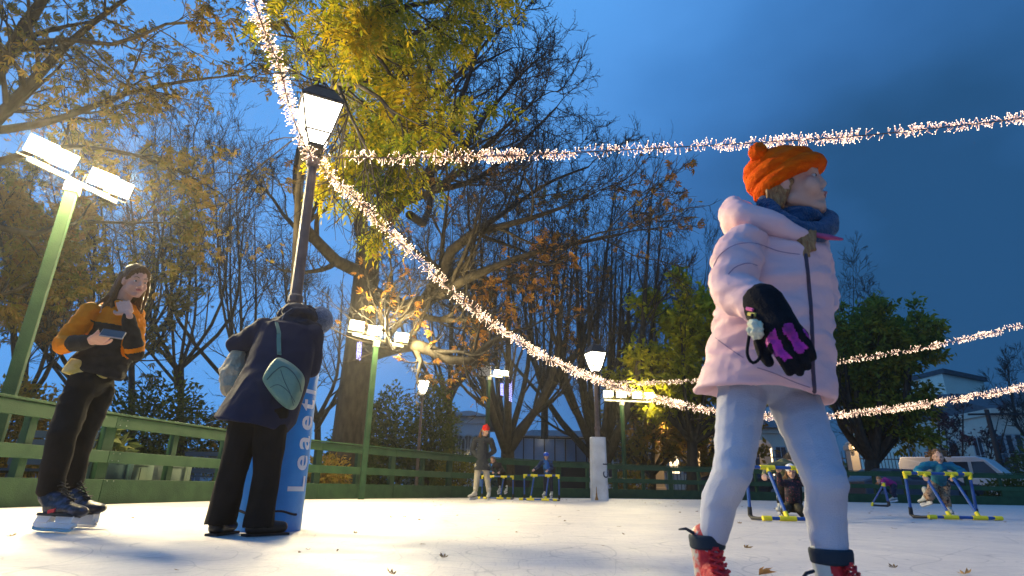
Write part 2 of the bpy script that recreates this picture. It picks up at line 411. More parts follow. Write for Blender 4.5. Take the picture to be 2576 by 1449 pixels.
st = MB(); st.tube([(B1[0]+.222*math.cos(a), B1[1]+.222*math.sin(a), .115+.012*math.sin(a*5)) for a in np.linspace(-2.6, -.3, 30)], .008, 6); st.build('tie_rope', mat('dark_rope', (.02, .02, .025), .8), sb)
sw = sleeve('white_pole_pad', B2, 1.66, .235, WHITEV, 'white padded column with a rust stain at its foot round the far lamp post', -2.1, .02, power=4.5)
text_on_cyl('lettering', 'C L', B2, lambda z: .275, .80, math.radians(-52), .26, LETN, sw)
ru = MB()
for q, (w_, h_) in enumerate(((.10, .12), (.06, .22), (.035, .34))):
    ru.box((B2[0]-.11, B2[1]-.238-.001*q, h_/2+.01), (w_, .006, h_), taper=.35)
ru.build('rust_stain', mat('rust', (.30, .13, .03), .9, (.42, .24, .08), 30), sw)
# floodlights
FLOODM = glow('floodlight_lens', (1, .88, .48), 34); FLOODM2 = glow('floodlight_lens_far', (1, .88, .45), 30)
FLOODW = glow('floodlight_lens_dim', (1, .95, .75), 2.2)
STEEL = mat('galvanised_steel', (.42, .42, .40), .4, (.55, .55, .52), 12, metal=.7)
HOUS = mat('flood_housing', (.25, .25, .24), .5, metal=.4)
def flood(base, top, wid, lab, bar, heads, tgt, power, lm, hs=1., r=None, far=False):
    """bar = (left end, right end) of the crossbar; heads = fractions along it"""
    root = empty('floodlight_mast', base, label=lab, cat='floodlight')
    p = MB(); p.box((base[0], base[1], (base[2]+top)/2), (wid, wid, top-base[2]), rz=.5, taper=.92); p.build('pole', GREEN2, root, bevel=.008)
    c = MB(); a, b = np.array(bar[0]), np.array(bar[1]); c.beam(a, b, .06*hs, .06*hs); mid = np.array([base[0], base[1], top]); c.box(mid+[0, 0, -.03], (wid*1.15, wid*1.15, .16*hs), rz=.5)
    c.build('crossbar', STEEL, root)
    for t_ in heads:
        q = a+(b-a)*t_+np.array([0, 0, .26*hs]); v = np.array(tgt)-q; v /= np.linalg.norm(v)
        sx = np.cross(v, [0, 0, 1.]); sx /= np.linalg.norm(sx); up = np.cross(sx, v)
        W, H, D = .19*hs, .13*hs, .09*hs
        o = MB(); 
        fr = [q+v*D+sx*i*W+up*j*H for i, j in ((-1, -1), (1, -1), (1, 1), (-1, 1))]; bk = [q-v*D+sx*i*W*.55+up*j*H*.6 for i, j in ((-1, -1), (1, -1), (1, 1), (-1, 1))]
        o.add(bk+fr, [(3, 2, 1, 0), (0, 1, 5, 4), (1, 2, 6, 5), (2, 3, 7, 6), (3, 0, 4, 7), (4, 5, 6, 7)])
        o.tube([q-sx*W*1.05-up*H*.2, q-sx*W*1.05-up*.2*hs, q+sx*W*1.05-up*.2*hs, q+sx*W*1.05-up*H*.2], .014*hs, 6, True)
        hd = o.build('lamp_head', HOUS, root)
        rf_ = MB(); lf = [q+v*(D+.003)+sx*i*W*.95+up*j*H*.93 for i, j in ((-1, -1), (1, -1), (1, 1), (-1, 1))]; lf2 = [x+v*.006 for x in lf]
        rf_.add(lf+lf2, [(3, 2, 1, 0), (0, 1, 5, 4), (1, 2, 6, 5), (2, 3, 7, 6), (3, 0, 4, 7), (4, 5, 6, 7)]); rf_.build('reflector', glow('reflector_painted_glow', (1, .74, .26), 1.7), hd)  # self-glowing yellow plate paints the glare round the lens
        ln = MB(); lf = [q+v*(D+.010)+sx*i*W*.74+up*j*H*.66 for i, j in ((-1, -1), (1, -1), (1, 1), (-1, 1))]; lf2 = [x+v*.012 for x in lf]
        ln.add(lf+lf2, [(3, 2, 1, 0), (0, 1, 5, 4), (1, 2, 6, 5), (2, 3, 7, 6), (3, 0, 4, 7), (4, 5, 6, 7)]); ln.build('lens', lm, hd)
        if power: area('flood_beam', q+v*(D+.05), tgt, W*1.8, H*1.7, (1, .83, .52), power*FLK, root)
        if power: point('lamp_spill', q+v*(D+.10)+[0, 0, .05], (1, .80, .36), max(power*SPK, 95 if far else 0), .12, root)
    return root
F1b = np.array([P(25, 990, 6.6)[0]-.05, 6.6, -.06]); F1t = float(P(183, 468, 6.6)[2])
F1b[0] = (P(25, 990, 6.6)[0]+P(183, 470, 6.6)[0])/2
bl = P(62, 402, 6.0); br = P(290, 500, 7.1)
bl[2] = br[2] = F1t+.06
m_ = (bl+br)/2; bl += np.array([F1b[0], 6.6, m_[2]])-m_; br += np.array([F1b[0], 6.6, m_[2]])-m_
FL1 = flood(F1b, F1t, .135, 'big near floodlight mast, thick green pole with blazing lamps above the teenager', (bl, br), (.07, .29, .76, .97), (1., 2.4, 0), 200, FLOODM, .85)
F2b = np.array([P(935, 980, 12.7)[0], 12.7, -.06]); F2t = float(P(946, 862, 12.7)[2])
FL2 = flood(F2b, F2t, .115, 'green floodlight mast in front of the thick leaning trunk, two lamps glaring yellow', (np.array([F2b[0]-.42, 12.2, F2t+.06]), np.array([F2b[0]+.5, 13.3, F2t+.06])), (.05, .40, .95), (.3, 4., 0), 190, FLOODM2, .85)
F3b = np.array([P(1226, 1060, 21.5)[0], 21.5, -.06]); F3t = float(P(1228, 950, 21.5)[2])
FL3 = flood(F3b, F3t, .13, 'green mast lit from above behind the skater in the red hat, lamp turned away', (np.array([F3b[0]-.35, 21.3, F3t+.08]), np.array([F3b[0]+.5, 21.8, F3t+.08])), (.75, 1.1), (2.5, 12., 0), 60, FLOODM2, .7)
bx = MB(); bx.box((F3b[0]-.15, 21.2, F3t+.2), (.46, .06, .36), rx=.25); bx.build('reflector', mat('pale_reflector', (.6, .55, .5), .5), FL3)
F4b = np.array([P(1567, 1080, 24.3)[0], 24.3, -.06]); F4t = float(P(1566, 1012, 24.3)[2])
FL4 = flood(F4b, F4t, .13, 'floodlight mast with a row of dim pale lamps, just right of the white padded column', (np.array([F4b[0]-.75, 24.2, F4t+.06]), np.array([F4b[0]+1.3, 24.5, F4t+.06])), (.08, .36, .7, .97), (4., 12., 0), 30, FLOODW, 1.1, far=True)
# ------------------------------------------------------------------ garlands
CABLE = mat('garland_cable', (.12, .08, .06), .7)
STEMG = glow('led_stem', (1, .46, .20), .75, 'NONE'); TIPG = glow('led_tip', (1, .70, .44), 3.4, 'NONE')
def garland(lab, pts, dens, reach, r_led, seed, cat='light garland', ln=.05):
    rs = np.random.default_rng(seed)
    root = empty('light_garland', pts[0], label=lab, cat=cat, group='garlands of small warm lights strung over the ice')
    path = resample(pts, .05)
    path = path+np.cumsum(rs.normal(0, .0012, path.shape), 0)*.3
    c = MB(); c.tube([p for p in path], .006, 5); c.build('cable', CABLE, root)
    s = np.concatenate([[0], np.cumsum(np.linalg.norm(np.diff(path, axis=0), axis=1))]); n = int(s[-1]*dens)
    # lights come in bursts round the cable
    nb = max(3, n//5); bs = np.sort(rs.uniform(0, s[-1], nb)); ba = rs.uniform(0, 2*math.pi, nb)
    k = rs.integers(0, nb, n); u = np.clip(bs[k]+rs.normal(0, .06, n), 0, s[-1])
    cen = np.stack([np.interp(u, s, path[:, j]) for j in range(3)], 1)
    tan = np.stack([np.interp(np.minimum(u+.03, s[-1]), s, path[:, j])-np.interp(np.maximum(u-.03, 0), s, path[:, j]) for j in range(3)], 1); tan /= np.linalg.norm(tan, axis=1)[:, None]
    a = np.cross(tan, [0, 0, 1.]); a /= np.linalg.norm(a, axis=1)[:, None]; b = np.cross(a, tan)
    th = ba[k]+rs.normal(0, .9, n); rad = a*np.cos(th)[:, None]+b*np.sin(th)[:, None]
    d = rad+tan*rs.normal(0, .45, n)[:, None]; d /= np.linalg.norm(d, axis=1)[:, None]
    st_ = cen+rad*(rs.uniform(.1, .75, n)*reach)[:, None]; le = ln*rs.uniform(.6, 1.25, n)
    en = st_+d*le[:, None]
    # stems + tips as little octahedral spindles
    def spindle(p0, p1, r, tw):
        t = p1-p0; t /= np.linalg.norm(t, axis=1)[:, None]
        x = np.cross(t, [.3, .2, .93]); x /= np.linalg.norm(x, axis=1)[:, None]; y = np.cross(t, x); m = p0+(p1-p0)*tw
        V = np.stack([p0, m+x*r, m+y*r, m-x*r, m-y*r, p1], 1).reshape(-1, 3)
        f = np.array([(0, 2, 1), (0, 3, 2), (0, 4, 3), (0, 1, 4), (5, 1, 2), (5, 2, 3), (5, 3, 4), (5, 4, 1)])
        return V, (f[None]+np.arange(len(p0))[:, None, None]*6).reshape(-1, 3)
    V1, F1_ = spindle(st_-d*.012, en, r_led*.55, .6); V2, F2_ = spindle(en-d*r_led*1.1, en+d*r_led*1.1, r_led*.72, .5)
    o = np_mesh('bulbs', np.concatenate([V1, V2]), np.concatenate([F1_, F2_+len(V1)]), STEMG, root, mats=[STEMG, TIPG], midx=np.concatenate([np.zeros(len(F1_)), np.ones(len(F2_))]))
    o['kind'] = 'stuff'
    return root
J1 = np.array([B1[0]+TX-.01, B1[1]-.07, z1-.03])
def GP(lst): return [P(*q) for q in lst]
garland('garland climbing steeply from the near lamp post to the top of the picture', [J1]+GP([(735, 290, 3.95), (705, 175, 3.75), (668, 85, 3.55), (640, 0, 3.4), (615, -110, 3.25)]), 330, .044, .0055, 1)
garland('garland strung nearly level across the sky above the orange bobble hat', [J1]+GP([(900, 397, 4.35), (1200, 394, 4.8), (1500, 381, 5.1), (1800, 365, 5.2), (2100, 347, 5.2), (2330, 325, 5.1), (2576, 296, 5.0), (2760, 262, 4.9)]), 150, .042, .0062, 2)
garland('long garland drooping from the near lamp post down behind the child in pink', [J1]+GP([(870, 478, 4.5), (960, 565, 4.9), (1060, 660, 5.4), (1200, 785, 6.1), (1350, 888, 6.9), (1500, 955, 7.8), (1650, 1004, 8.6), (1800, 1034, 9.2), (1950, 1048, 9.6), (2100, 1045, 9.9), (2300, 1021, 10.0), (2450, 998, 10), (2576, 974, 9.9), (2760, 935, 9.8)]), 210, .036, .0060, 3)
garland('upper far garland running from the far lamp to the right over the dark green tree', [np.array([B2[0], 16.4, z2-.12])]+GP([(1560, 963, 16), (1700, 961, 15.2), (1850, 948, 14.3), (2080, 915, 13), (2300, 878, 12), (2450, 848, 11.4), (2576, 816, 11), (2760, 770, 10.5)]), 120, .042, .0080, 4, ln=.05)
# ------------------------------------------------------------------ trees
BARK = mat('bark', (.024, .018, .014), .9, (.062, .048, .035), 9, .6, 40, stretch=(1, 1, .35))
BARK2 = mat('bark_grey', (.028, .024, .022), .9, (.075, .065, .055), 8, .6, 35, stretch=(1, 1, .35))
TWIG = mat('twig_bark', (.026, .020, .016), .9)
def unit(a): return a/(np.linalg.norm(a, axis=-1, keepdims=True)+1e-9)
def grow(rs, pts, rad, nch, lenr, ang, n=5, up=.15, wob=.18, tmin=.2, rr=.55, rmin=.003, L0=None):
    """children of every branch in pts (M,k,3): returns (M*nch,n,3), radii (M*nch,n)"""
    M_, k, _ = pts.shape
    L_ = np.linalg.norm(np.diff(pts, axis=1), axis=2).sum(1)
    if L0 is not None: L_ = np.minimum(L_, L0)
    t = rs.uniform(tmin, 1, (M_, nch)); t[:, 0] = 1.0 if tmin < .9 else t[:, 0]
    f = t*(k-1); i0 = np.minimum(f.astype(int), k-2); fr = (f-i0)[..., None]
    ii = np.arange(M_)[:, None]
    p0 = pts[ii, i0]*(1-fr)+pts[ii, i0+1]*fr
    r0 = (rad[ii, i0]*(1-fr[..., 0])+rad[ii, i0+1]*fr[..., 0])
    d = unit(pts[ii, i0+1]-pts[ii, i0])
    q = unit(rs.normal(size=d.shape)); q = unit(q-d*(q*d).sum(-1, keepdims=True))
    a = rs.uniform(ang[0], ang[1], (M_, nch))[..., None]; a[:, 0] *= .45
    nd = unit(d*np.cos(a)+q*np.sin(a))
    ln = L_[:, None]*rs.uniform(lenr[0], lenr[1], (M_, nch))*(1.15-.45*t)
    K = M_*nch; nd = nd.reshape(K, 3); ln = ln.reshape(K); p = p0.reshape(K, 3); r0 = np.maximum(r0.reshape(K)*rr, rmin)
    out = [p]; dd = nd
    for j in range(1, n):
        dd = unit(dd+rs.normal(0, wob, dd.shape)+np.array([0, 0, up]))
        p = p+dd*(ln/(n-1))[:, None]; out.append(p)
    P_ = np.stack(out, 1)
    R_ = r0[:, None]*np.linspace(1, .30, n)[None]
    return P_, np.maximum(R_, rmin*.6)
def tubes(pts, rad, k):
    """(M,n,3),(M,n) -> verts, quads"""
    M_, n, _ = pts.shape
    t = np.empty_like(pts); t[:, 1:-1] = pts[:, 2:]-pts[:, :-2]; t[:, 0] = pts[:, 1]-pts[:, 0]; t[:, -1] = pts[:, -1]-pts[:, -2]; t = unit(t)
    ref = np.where(np.abs(t[:, :1, 2:3]) > .8, np.array([1., 0, 0]), np.array([0, 0, 1.])); ref = np.broadcast_to(ref, t.shape)
    x = unit(np.cross(t, ref)); y = np.cross(t, x)
    a = np.arange(k)*2*math.pi/k
    V = pts[:, :, None]+rad[:, :, None, None]*(np.cos(a)[None, None, :, None]*x[:, :, None]+np.sin(a)[None, None, :, None]*y[:, :, None])
    idx = np.arange(M_*n*k).reshape(M_, n, k)
    a0 = idx[:, :-1]; a1 = idx[:, 1:]
    Q = np.stack([a0, np.roll(a0, -1, 2), np.roll(a1, -1, 2), a1], -1).reshape(-1, 4)
    return V.reshape(-1, 3), Q
def merge(lst):
    V = []; F = []; b = 0
    for v, f in lst: V.append(v); F.append(f+b); b += len(v)
    return np.concatenate(V), np.concatenate(F)
def poly(pts, r0, r1, n=10, wob=.0, rs=None):
    p = resample(pts, 99) if False else np.array(pts, float)
    s = np.concatenate([[0], np.cumsum(np.linalg.norm(np.diff(p, axis=0), axis=1))]); q = np.linspace(0, s[-1], n)
    # smooth by spline
    d = resample([tuple(x) for x in p], s[-1]/(n-1)); d = np.stack([np.interp(np.linspace(0, 1, n), np.linspace(0, 1, len(d)), d[:, j]) for j in range(3)], 1)
    if rs is not None: d[1:-1] += rs.normal(0, wob, (n-2, 3))
    return d[None], np.linspace(r0, r1, n)[None]
# leaf templates (x along the leaf, y across, z up)
def leaf_simple(): return np.array([(0, 0, 0), (.45, .24, .05), (1, 0, -.12), (.45, -.24, .05)]), np.array([(0, 3, 2, 1)])
def leaf_palmate():
    V = []; F = []
    for i, a in enumerate((-1.15, -.6, 0, .6, 1.15)):
        l = 1-.28*abs(a)/1.15*1.2; c, s = math.cos(a), math.sin(a); b = len(V)
        for x, y, z in ((0, 0, 0), (.62*l, .15*l, -.1*l), (l, 0, -.42*l), (.62*l, -.15*l, -.1*l)): V.append((x*c-y*s, x*s+y*c, z))
        F.append((b, b+3, b+2, b+1))
    return np.array(V), np.array(F)
def leaf_pinnate():
    V = []; F = []
    for i in range(9):
        x0 = .12+.1*(i//2)*1.6; sd = 1 if i % 2 else -1
        if i == 8: x0, sd = .78, 0
        a = sd*.85; l = .33; c, s = math.cos(a), math.sin(a); b = len(V); z0 = -.35*x0*x0
        for x, y, z in ((0, 0, 0), (.5*l, .16*l, 0), (l, 0, -.12*l), (.5*l, -.16*l, 0)): V.append((x0+x*c-y*s, x*s+y*c, z0+z))
        F.append((b, b+3, b+2, b+1))
    return np.array(V), np.array(F)
def leaves(rs, tips, dirs, size, tpl, droop=.5, jit=.1, var=.35):
    V0, F0 = tpl; n = len(tips); pos = tips+rs.normal(0, jit, tips.shape)
    d = unit(dirs+rs.normal(0, .7, dirs.shape)+np.array([0, 0, -droop]))
    u = unit(rs.normal(size=d.shape)+np.array([0, 0, 1.2])); y = unit(np.cross(u, d)); z = np.cross(d, y)
    s = size*rs.uniform(1-var, 1+var, n)[:, None, None]
    V = pos[:, None]+s*(V0[None, :, :1]*d[:, None]+V0[None, :, 1:2]*y[:, None]+V0[None, :, 2:3]*z[:, None])
    F = F0[None]+(np.arange(n)*len(V0))[:, None, None]
    return V.reshape(-1, 3), F.reshape(-1, 4)
def pick(rs, br, frac, perseg=1, clump=None):
    """points on branches for leaves; clump = (scale, threshold) keeps leaves only in patches"""
    P_ = br.reshape(-1, br.shape[1], 3); M_, k, _ = P_.shape
    out = []; ds = []
    for _ in range(perseg):
        t = rs.uniform(.2, 1, M_)*(k-1); i0 = np.minimum(t.astype(int), k-2); fr = (t-i0)[:, None]; ii = np.arange(M_)
        out.append(P_[ii, i0]*(1-fr)+P_[ii, i0+1]*fr); ds.append(unit(P_[ii, i0+1]-P_[ii, i0]))
    p = np.concatenate(out); d = np.concatenate(ds)
    m = rs.random(len(p)) < frac
    if clump:
        v = np.array([mnoise.noise(Vector(q*clump[0])) for q in p]); m &= v > clump[1]
    return p[m], d[m]
def tree(name, lab, base, limbs, rs, spec, leafs=None, bark=None, sides=9, extra_twigs=None, group=None, tw=1.0):
    """limbs: list of (points, r0, r1) in world; spec: list of grow() kwargs; leafs: dict"""
    root = empty(name, base, label=lab, cat='tree', group=group)
    T = []; cur = None
    Ls = [poly(p_, a, b, 10, .0, None) for p_, a, b in limbs]
    T += [tubes(a, b, sides) for a, b in Ls]
    skip = spec[0].pop('skip', 0) if spec else 0
    src = Ls[skip:]
    cp = np.concatenate([a for a, b in src]); cr = np.concatenate([b for a, b in src])
    tw_ = []; last = None; allb = []
    for i, kw in enumerate(spec):
        cp, cr = grow(rs, cp, cr*(1 if i else 1), **kw)
        if i == 0: T.append(tubes(cp, cr, 7))
        elif i == 1: T.append(tubes(cp, cr, 5))
        else: tw_.append(tubes(cp, cr*tw, 3))
        allb.append(cp)
    V, F = merge(T); tro = np_mesh('trunk', V, F, bark or BARK, root, smooth=True)
    if tw_:
        V, F = merge(tw_); np_mesh('twigs', V, F, TWIG, root)
    if leafs:
        q = [pick(rs, allb[k_], leafs['frac'], leafs.get('per', 1), leafs.get('clump')) for k_ in leafs.get('levels', (-1,))]
        p = np.concatenate([a for a, b in q]); d = np.concatenate([b for a, b in q])
        if 'keep' in leafs: kk = leafs['keep'](p); p, d = p[kk], d[kk]
        V, F = leaves(rs, p, d, leafs['size'], leafs['tpl'], leafs.get('droop', .5), leafs.get('jit', .1))
        np_mesh('crown', V, F, leafs['mat'], root)
    return root
LYEL = leafmat('leaves_yellow_green', [(.07, .11, .008), (.18, .20, .010), (.36, .30, .012), (.50, .32, .012)], .5)
LCHE = leafmat('leaves_chestnut_autumn', [(.10, .12, .02), (.24, .19, .03), (.36, .21, .045), (.30, .26, .035)], .5)
LORA = leafmat('leaves_rusty', [(.18, .10, .04), (.32, .15, .04), (.46, .20, .04), (.38, .27, .05)], .5)
LGRN = leafmat('leaves_dark_green', [(.028, .055, .012), (.055, .095, .014), (.10, .14, .018), (.17, .18, .025)], .4)
LLIM = leafmat('leaves_lime', [(.20, .22, .015), (.34, .34, .018), (.50, .47, .02), (.60, .48, .025)], .5)
PAL, PIN, SIM = leaf_palmate(), leaf_pinnate(), leaf_simple()
def rg(s): return np.random.default_rng(s)
def PL(lst, Y): return [P(a, b, Y+(c[0] if c else 0)) for a, b, *c in lst]
# A: the big dark tree in the middle
Y = 15.5
A = [([P(868, 1240, Y)*[1, 1, 0], *PL([(885, 1050), (902, 900), (915, 760), (925, 640)], Y)], .50, .34),
     (PL([(925, 640), (905, 560), (915, 470), (945, 380), (960, 300), (975, 180), (985, 60)], Y), .22, .06),
     (PL([(925, 650), (955, 560), (985, 460, .5), (1030, 360, 1), (1060, 250, 1), (1090, 150, 1), (1130, 40, 1)], Y), .24, .05),
     (PL([(950, 590), (1010, 510, -.5), (1075, 440, -1), (1130, 330, -1), (1170, 220, -1.5), (1215, 90, -2)], Y), .19, .04),
     (PL([(1010, 510, -.5), (1090, 480, -1), (1170, 420, -1.5), (1260, 330, -2), (1340, 260, -2)], Y), .12, .03),
     (PL([(925, 690), (850, 660, -1), (800, 610, -1.5), (770, 575, -2), (748, 500, -2), (745, 420, -2), (760, 330, -2)], Y), .20, .05),
     (PL([(920, 730), (1000, 770, -.5), (1060, 765, -1), (1100, 710, -1.5), (1130, 640, -2), (1180, 590, -2.5), (1300, 560, -3), (1420, 520, -3)], Y), .26, .04),
     (PL([(1060, 765, -1), (1120, 730, -2), (1200, 690, -2.5), (1330, 640, -3), (1460, 610, -3), (1560, 590, -3)], Y), .15, .03),
     (PL([(900, 900), (960, 880, -1), (1050, 868, -2), (1130, 905, -2.5), (1190, 905, -3), (1240, 860, -3), (1300, 830, -3)], Y), .26, .05),
     (PL([(1060, 250, 1), (1140, 200, 0), (1220, 110, -1), (1270, 60, -1)], Y), .10, .03),
     (PL([(1075, 440, -1), (1160, 370, -.5), (1240, 270, 0), (1310, 190, 0), (1350, 150, 0)], Y), .11, .03),
     (PL([(1090, 480, -1), (1200, 450, 0), (1300, 370, .5), (1400, 270, 1)], Y), .10, .03),
     (PL([(1180, 590, -2.5), (1260, 540, -1.5), (1380, 460, -.5), (1480, 420, 0)], Y), .09, .03),
     (PL([(1030, 540, -.5), (1070, 560, 1), (1085, 480, 2), (1090, 380, 2), (1110, 280, 2.5), (1180, 180, 2.5), (1290, 120, 2.5)], Y), .13, .03)]
tree('broad_tree', 'huge dark tree with thick spreading limbs behind the middle floodlight, nearly bare', A[0][0][0], A, rg(11),
     [dict(nch=10, lenr=(.25, .6), ang=(.45, 1.1), n=7, up=.07, wob=.15, tmin=.2, rr=.5, rmin=.020, L0=5.5, skip=1),
      dict(nch=8, lenr=(.3, .65), ang=(.4, 1.0), n=6, up=.06, wob=.2, rr=.5, rmin=.013),
      dict(nch=6, lenr=(.35, .65), ang=(.4, .95), n=5, up=.04, wob=.24, rr=.6, rmin=.008),
      dict(nch=4, lenr=(.4, .7), ang=(.3, .9), n=4, up=.02, wob=.25, rr=.7, rmin=.0055)],
     dict(frac=.2, size=.16, tpl=PAL, mat=LORA, clump=(.5, .16), jit=.08, keep=lambda p: p[:, 2] < 8.5), tw=1.25)
# C: tree with long yellow leaves hanging over the near lamp
Y = 8.2
Cl = [([P(715, 1240, Y+1.2)*[1, 1, 0], *PL([(722, 1000, 1.2), (740, 760, 1), (748, 600, .8), (752, 480, .4), (765, 380)], Y)], .105, .06),
      (PL([(765, 380), (800, 300, -.5), (860, 220, -1), (930, 150, -1.6), (1010, 100, -1.9), (1100, 60, -1.8)], Y), .055, .015),
      (PL([(765, 380), (790, 250, -1), (810, 140, -1.6), (830, 40, -2), (870, -60, -2.2)], Y), .05, .02),
      (PL([(800, 250, -.8), (850, 215, -2.2), (900, 215, -3.2), (960, 250, -3.5), (1010, 310, -3.6)], Y), .05, .015),
      (PL([(850, 215, -2.2), (872, 270, -3.4), (900, 330, -3.6), (930, 390, -3.6)], Y), .03, .01),
      (PL([(820, 120, -1.6), (920, 60, -2.4), (1010, 20, -2.6), (1120, 0, -2.4)], Y), .06, .02),
      (PL([(805, 160, -1.5), (740, 90, -1.6), (690, 30, -1.7), (640, -20, -1.8)], Y), .05, .015),
      (PL([(860, 240, -1.8), (890, 330, -2.2), (920, 420, -2.2), (930, 480, -2.2)], Y), .035, .012),
      (PL([(830, 50, -2), (930, 120, -3), (990, 200, -3.1), (1030, 260, -3.1)], Y), .05, .012)]
def keepC(p):
    # only in the part of the crown that still carries leaves
    q = p-np.array([0, 0, CAMH]); w_ = q@cF; x = 1288+FPX*(q@cR)/w_; y = 724.5-FPX*(q@cU)/w_
    return (p[:, 1] > 3.6) & ((p[:, 1] > 5.2) | ((x > 850) & (y < 350))) & ~((np.abs(x-795) < 45) & (y > 170) & (y < 400)) & (p[:, 0] > -3.4) & (y < 600) & ((x > 800) | (y < 200)) & (rg(77).random(len(p)) > np.clip((y-300)/500, 0, .45)+np.clip((x-960)/350, 0, .5))
tree('ash_tree', 'tree with long yellow and green leaves hanging over the near street lamp', Cl[0][0][0], Cl, rg(22),
     [dict(nch=9, lenr=(.3, .6), ang=(.4, 1.1), n=6, up=-.02, wob=.15, tmin=.15, rr=.5, rmin=.010, L0=2.6, skip=1),
      dict(nch=7, lenr=(.35, .65), ang=(.4, 1.1), n=5, up=-.06, wob=.18, rr=.55, rmin=.006),
      dict(nch=4, lenr=(.4, .7), ang=(.3, .9), n=4, up=-.10, wob=.2, rr=.6, rmin=.004)],
     dict(frac=.98, per=2, levels=(1, 2), size=.27, tpl=PIN, mat=LYEL, jit=.05, droop=1.1, keep=keepC))
# B: tree off to the left, chestnut leaves
Y = 8.5
B = [([P(-420, 1240, Y)*[1, 1, 0], *PL([(-330, 900), (-200, 600), (-120, 400), (-60, 250)], Y)], .34, .24),
     (PL([(-120, 400), (0, 170), (70, 60), (140, -60), (200, -180)], Y), .14, .06),
     (PL([(-120, 420), (0, 290), (60, 230), (130, 150), (230, 60), (340, -20)], Y), .13, .03),
     (PL([(-60, 330), (60, 320), (190, 285, .3), (320, 235, .4), (460, 205, .5), (590, 190, .5)], Y), .08, .015),
     (PL([(-100, 440), (20, 400), (150, 370, 1), (300, 380, 1.4), (450, 430, 1.6), (560, 490, 1.8)], Y), .08, .015),
     (PL([(-160, 560), (-40, 560), (80, 590, .8), (180, 560, 1), (280, 560, 1.2), (420, 560, 1.5)], Y), .08, .015),
     (PL([(30, 120), (160, 100, -.4), (300, 110, -.6), (420, 60, -.6), (560, 60, -.6)], Y), .06, .012),
     (PL([(-200, 700), (-80, 720), (20, 740, .5), (110, 690, .8), (180, 700, 1)], Y), .06, .015)]
tree('chestnut_tree', 'tree reaching in from the left edge with brownish drooping leaves round the big floodlight', B[0][0][0], B, rg(33),
     [dict(nch=9, lenr=(.25, .5), ang=(.4, 1.1), n=6, up=.0, wob=.15, tmin=.2, rr=.5, rmin=.011, L0=4.6, skip=1),
      dict(nch=7, lenr=(.3, .6), ang=(.4, 1.1), n=5, up=.0, wob=.2, rr=.55, rmin=.007),
      dict(nch=4, lenr=(.4, .7), ang=(.3, 1.), n=4, up=-.02, wob=.22, rr=.65, rmin=.0045)],
     dict(frac=.95, per=2, levels=(1, 2), size=.125, tpl=PAL, mat=LCHE, jit=.09, droop=.6, clump=(.9, -.22)))
# generic background trees
def bare(name, lab, px, Y, topy, seed, spread=.5, trunk_r=.16, fork=None, leafs=None, lean=0, n_l=7, dens=1, bark=None, low=.30, tw=1.0, up=.18, sp0=None):
    rs = rg(seed); base = P(px, 1232, Y)*[1, 1, 0]; H = float(P(px, topy, Y)[2]); top = P(px+lean, topy, Y)
    b = base.copy(); tr = [b, b*.6+top*.4*[1, 1, 0]+[0, 0, 0]]
    sp = H*spread; limbs = []
    zf = H*low
    fk = np.array([b[0]+(top[0]-b[0])*low, b[1], zf])
    limbs.append(([b, (b+fk)/2+[0, 0, 0], fk], trunk_r*1.1, trunk_r*.85))
    for i in range(n_l):
        a = 2*math.pi*i/n_l+rs.uniform(-.4, .4); rd = sp*rs.uniform(.25, 1.0)*.5; hh = H*rs.uniform(.78, 1.0)-zf*0
        e = np.array([top[0]+rd*math.cos(a), b[1]+rd*math.sin(a), hh])
        s0 = fk+np.array([0, 0, -trunk_r*1.2-rs.uniform(0, .05)*H*(i > 2)]); 
        m1 = s0+(e-s0)*.3+np.array([math.cos(a), math.sin(a), 0])*rd*.35; m2 = s0+(e-s0)*.68+np.array([math.cos(a), math.sin(a), 0])*rd*.18
        limbs.append(([s0, m1, m2, e], trunk_r*rs.uniform(.45, .68), .018))
    return tree(name, lab, base, limbs, rs,
        [dict(nch=int(8*dens), lenr=(.22, .45), ang=(.35, .95), n=6, up=up, wob=.12, tmin=.12, rr=.5, rmin=.014, L0=H*.6, skip=1),
         dict(nch=6, lenr=(.35, .6), ang=(.35, .9), n=5, up=up*.6, wob=.18, rr=.55, rmin=.010),
         dict(nch=5, lenr=(.4, .7), ang=(.3, .9), n=4, up=.05, wob=.2, rr=.65, rmin=.008),
         dict(nch=3, lenr=(.4, .75), ang=(.3, .9), n=3, up=.05, wob=.2, rr=.7, rmin=.007)], leafs, bark or BARK, 8, tw=tw)
G_ = 'bare tall trees behind the rink on the left'
bare('bare_tree', 'slim bare tree just behind and right of the teenager', 455, 22, 330, 41, .5, .13, tw=1.0, n_l=8)
bare('bare_tree', 'bare tree with upright limbs rising from behind the teenager', 330, 26, 300, 42, .55, .15, tw=1.1, leafs=dict(frac=.4, per=1, levels=(1, 2), size=.22, tpl=PAL, mat=LORA, clump=(.4, .0)))
bare('bare_tree', 'bare forking tree seen between the teenager and the woman in the navy coat', 610, 24, 380, 43, .5, .13, tw=1.0)
bare('autumn_tree', 'tree with rusty brown leaves at the left edge behind the fence', 60, 15, 560, 44, .9, .12, tw=1.0, leafs=dict(frac=.9, per=2, levels=(1, 2), size=.20, tpl=PAL, mat=LORA, clump=(.6, -.15)))
bare('autumn_tree', 'olive and brown leaved tree filling the gap behind the big floodlight', 210, 17, 450, 45, .9, .12, tw=1.0, leafs=dict(frac=.9, per=2, levels=(1, 2), size=.21, tpl=PAL, mat=LCHE, clump=(.5, -.18)))
bare('bare_tree', 'low bare tree with tangled twigs behind the navy coat and blue pad', 800, 20, 640, 46, .8, .12, tw=1.0)
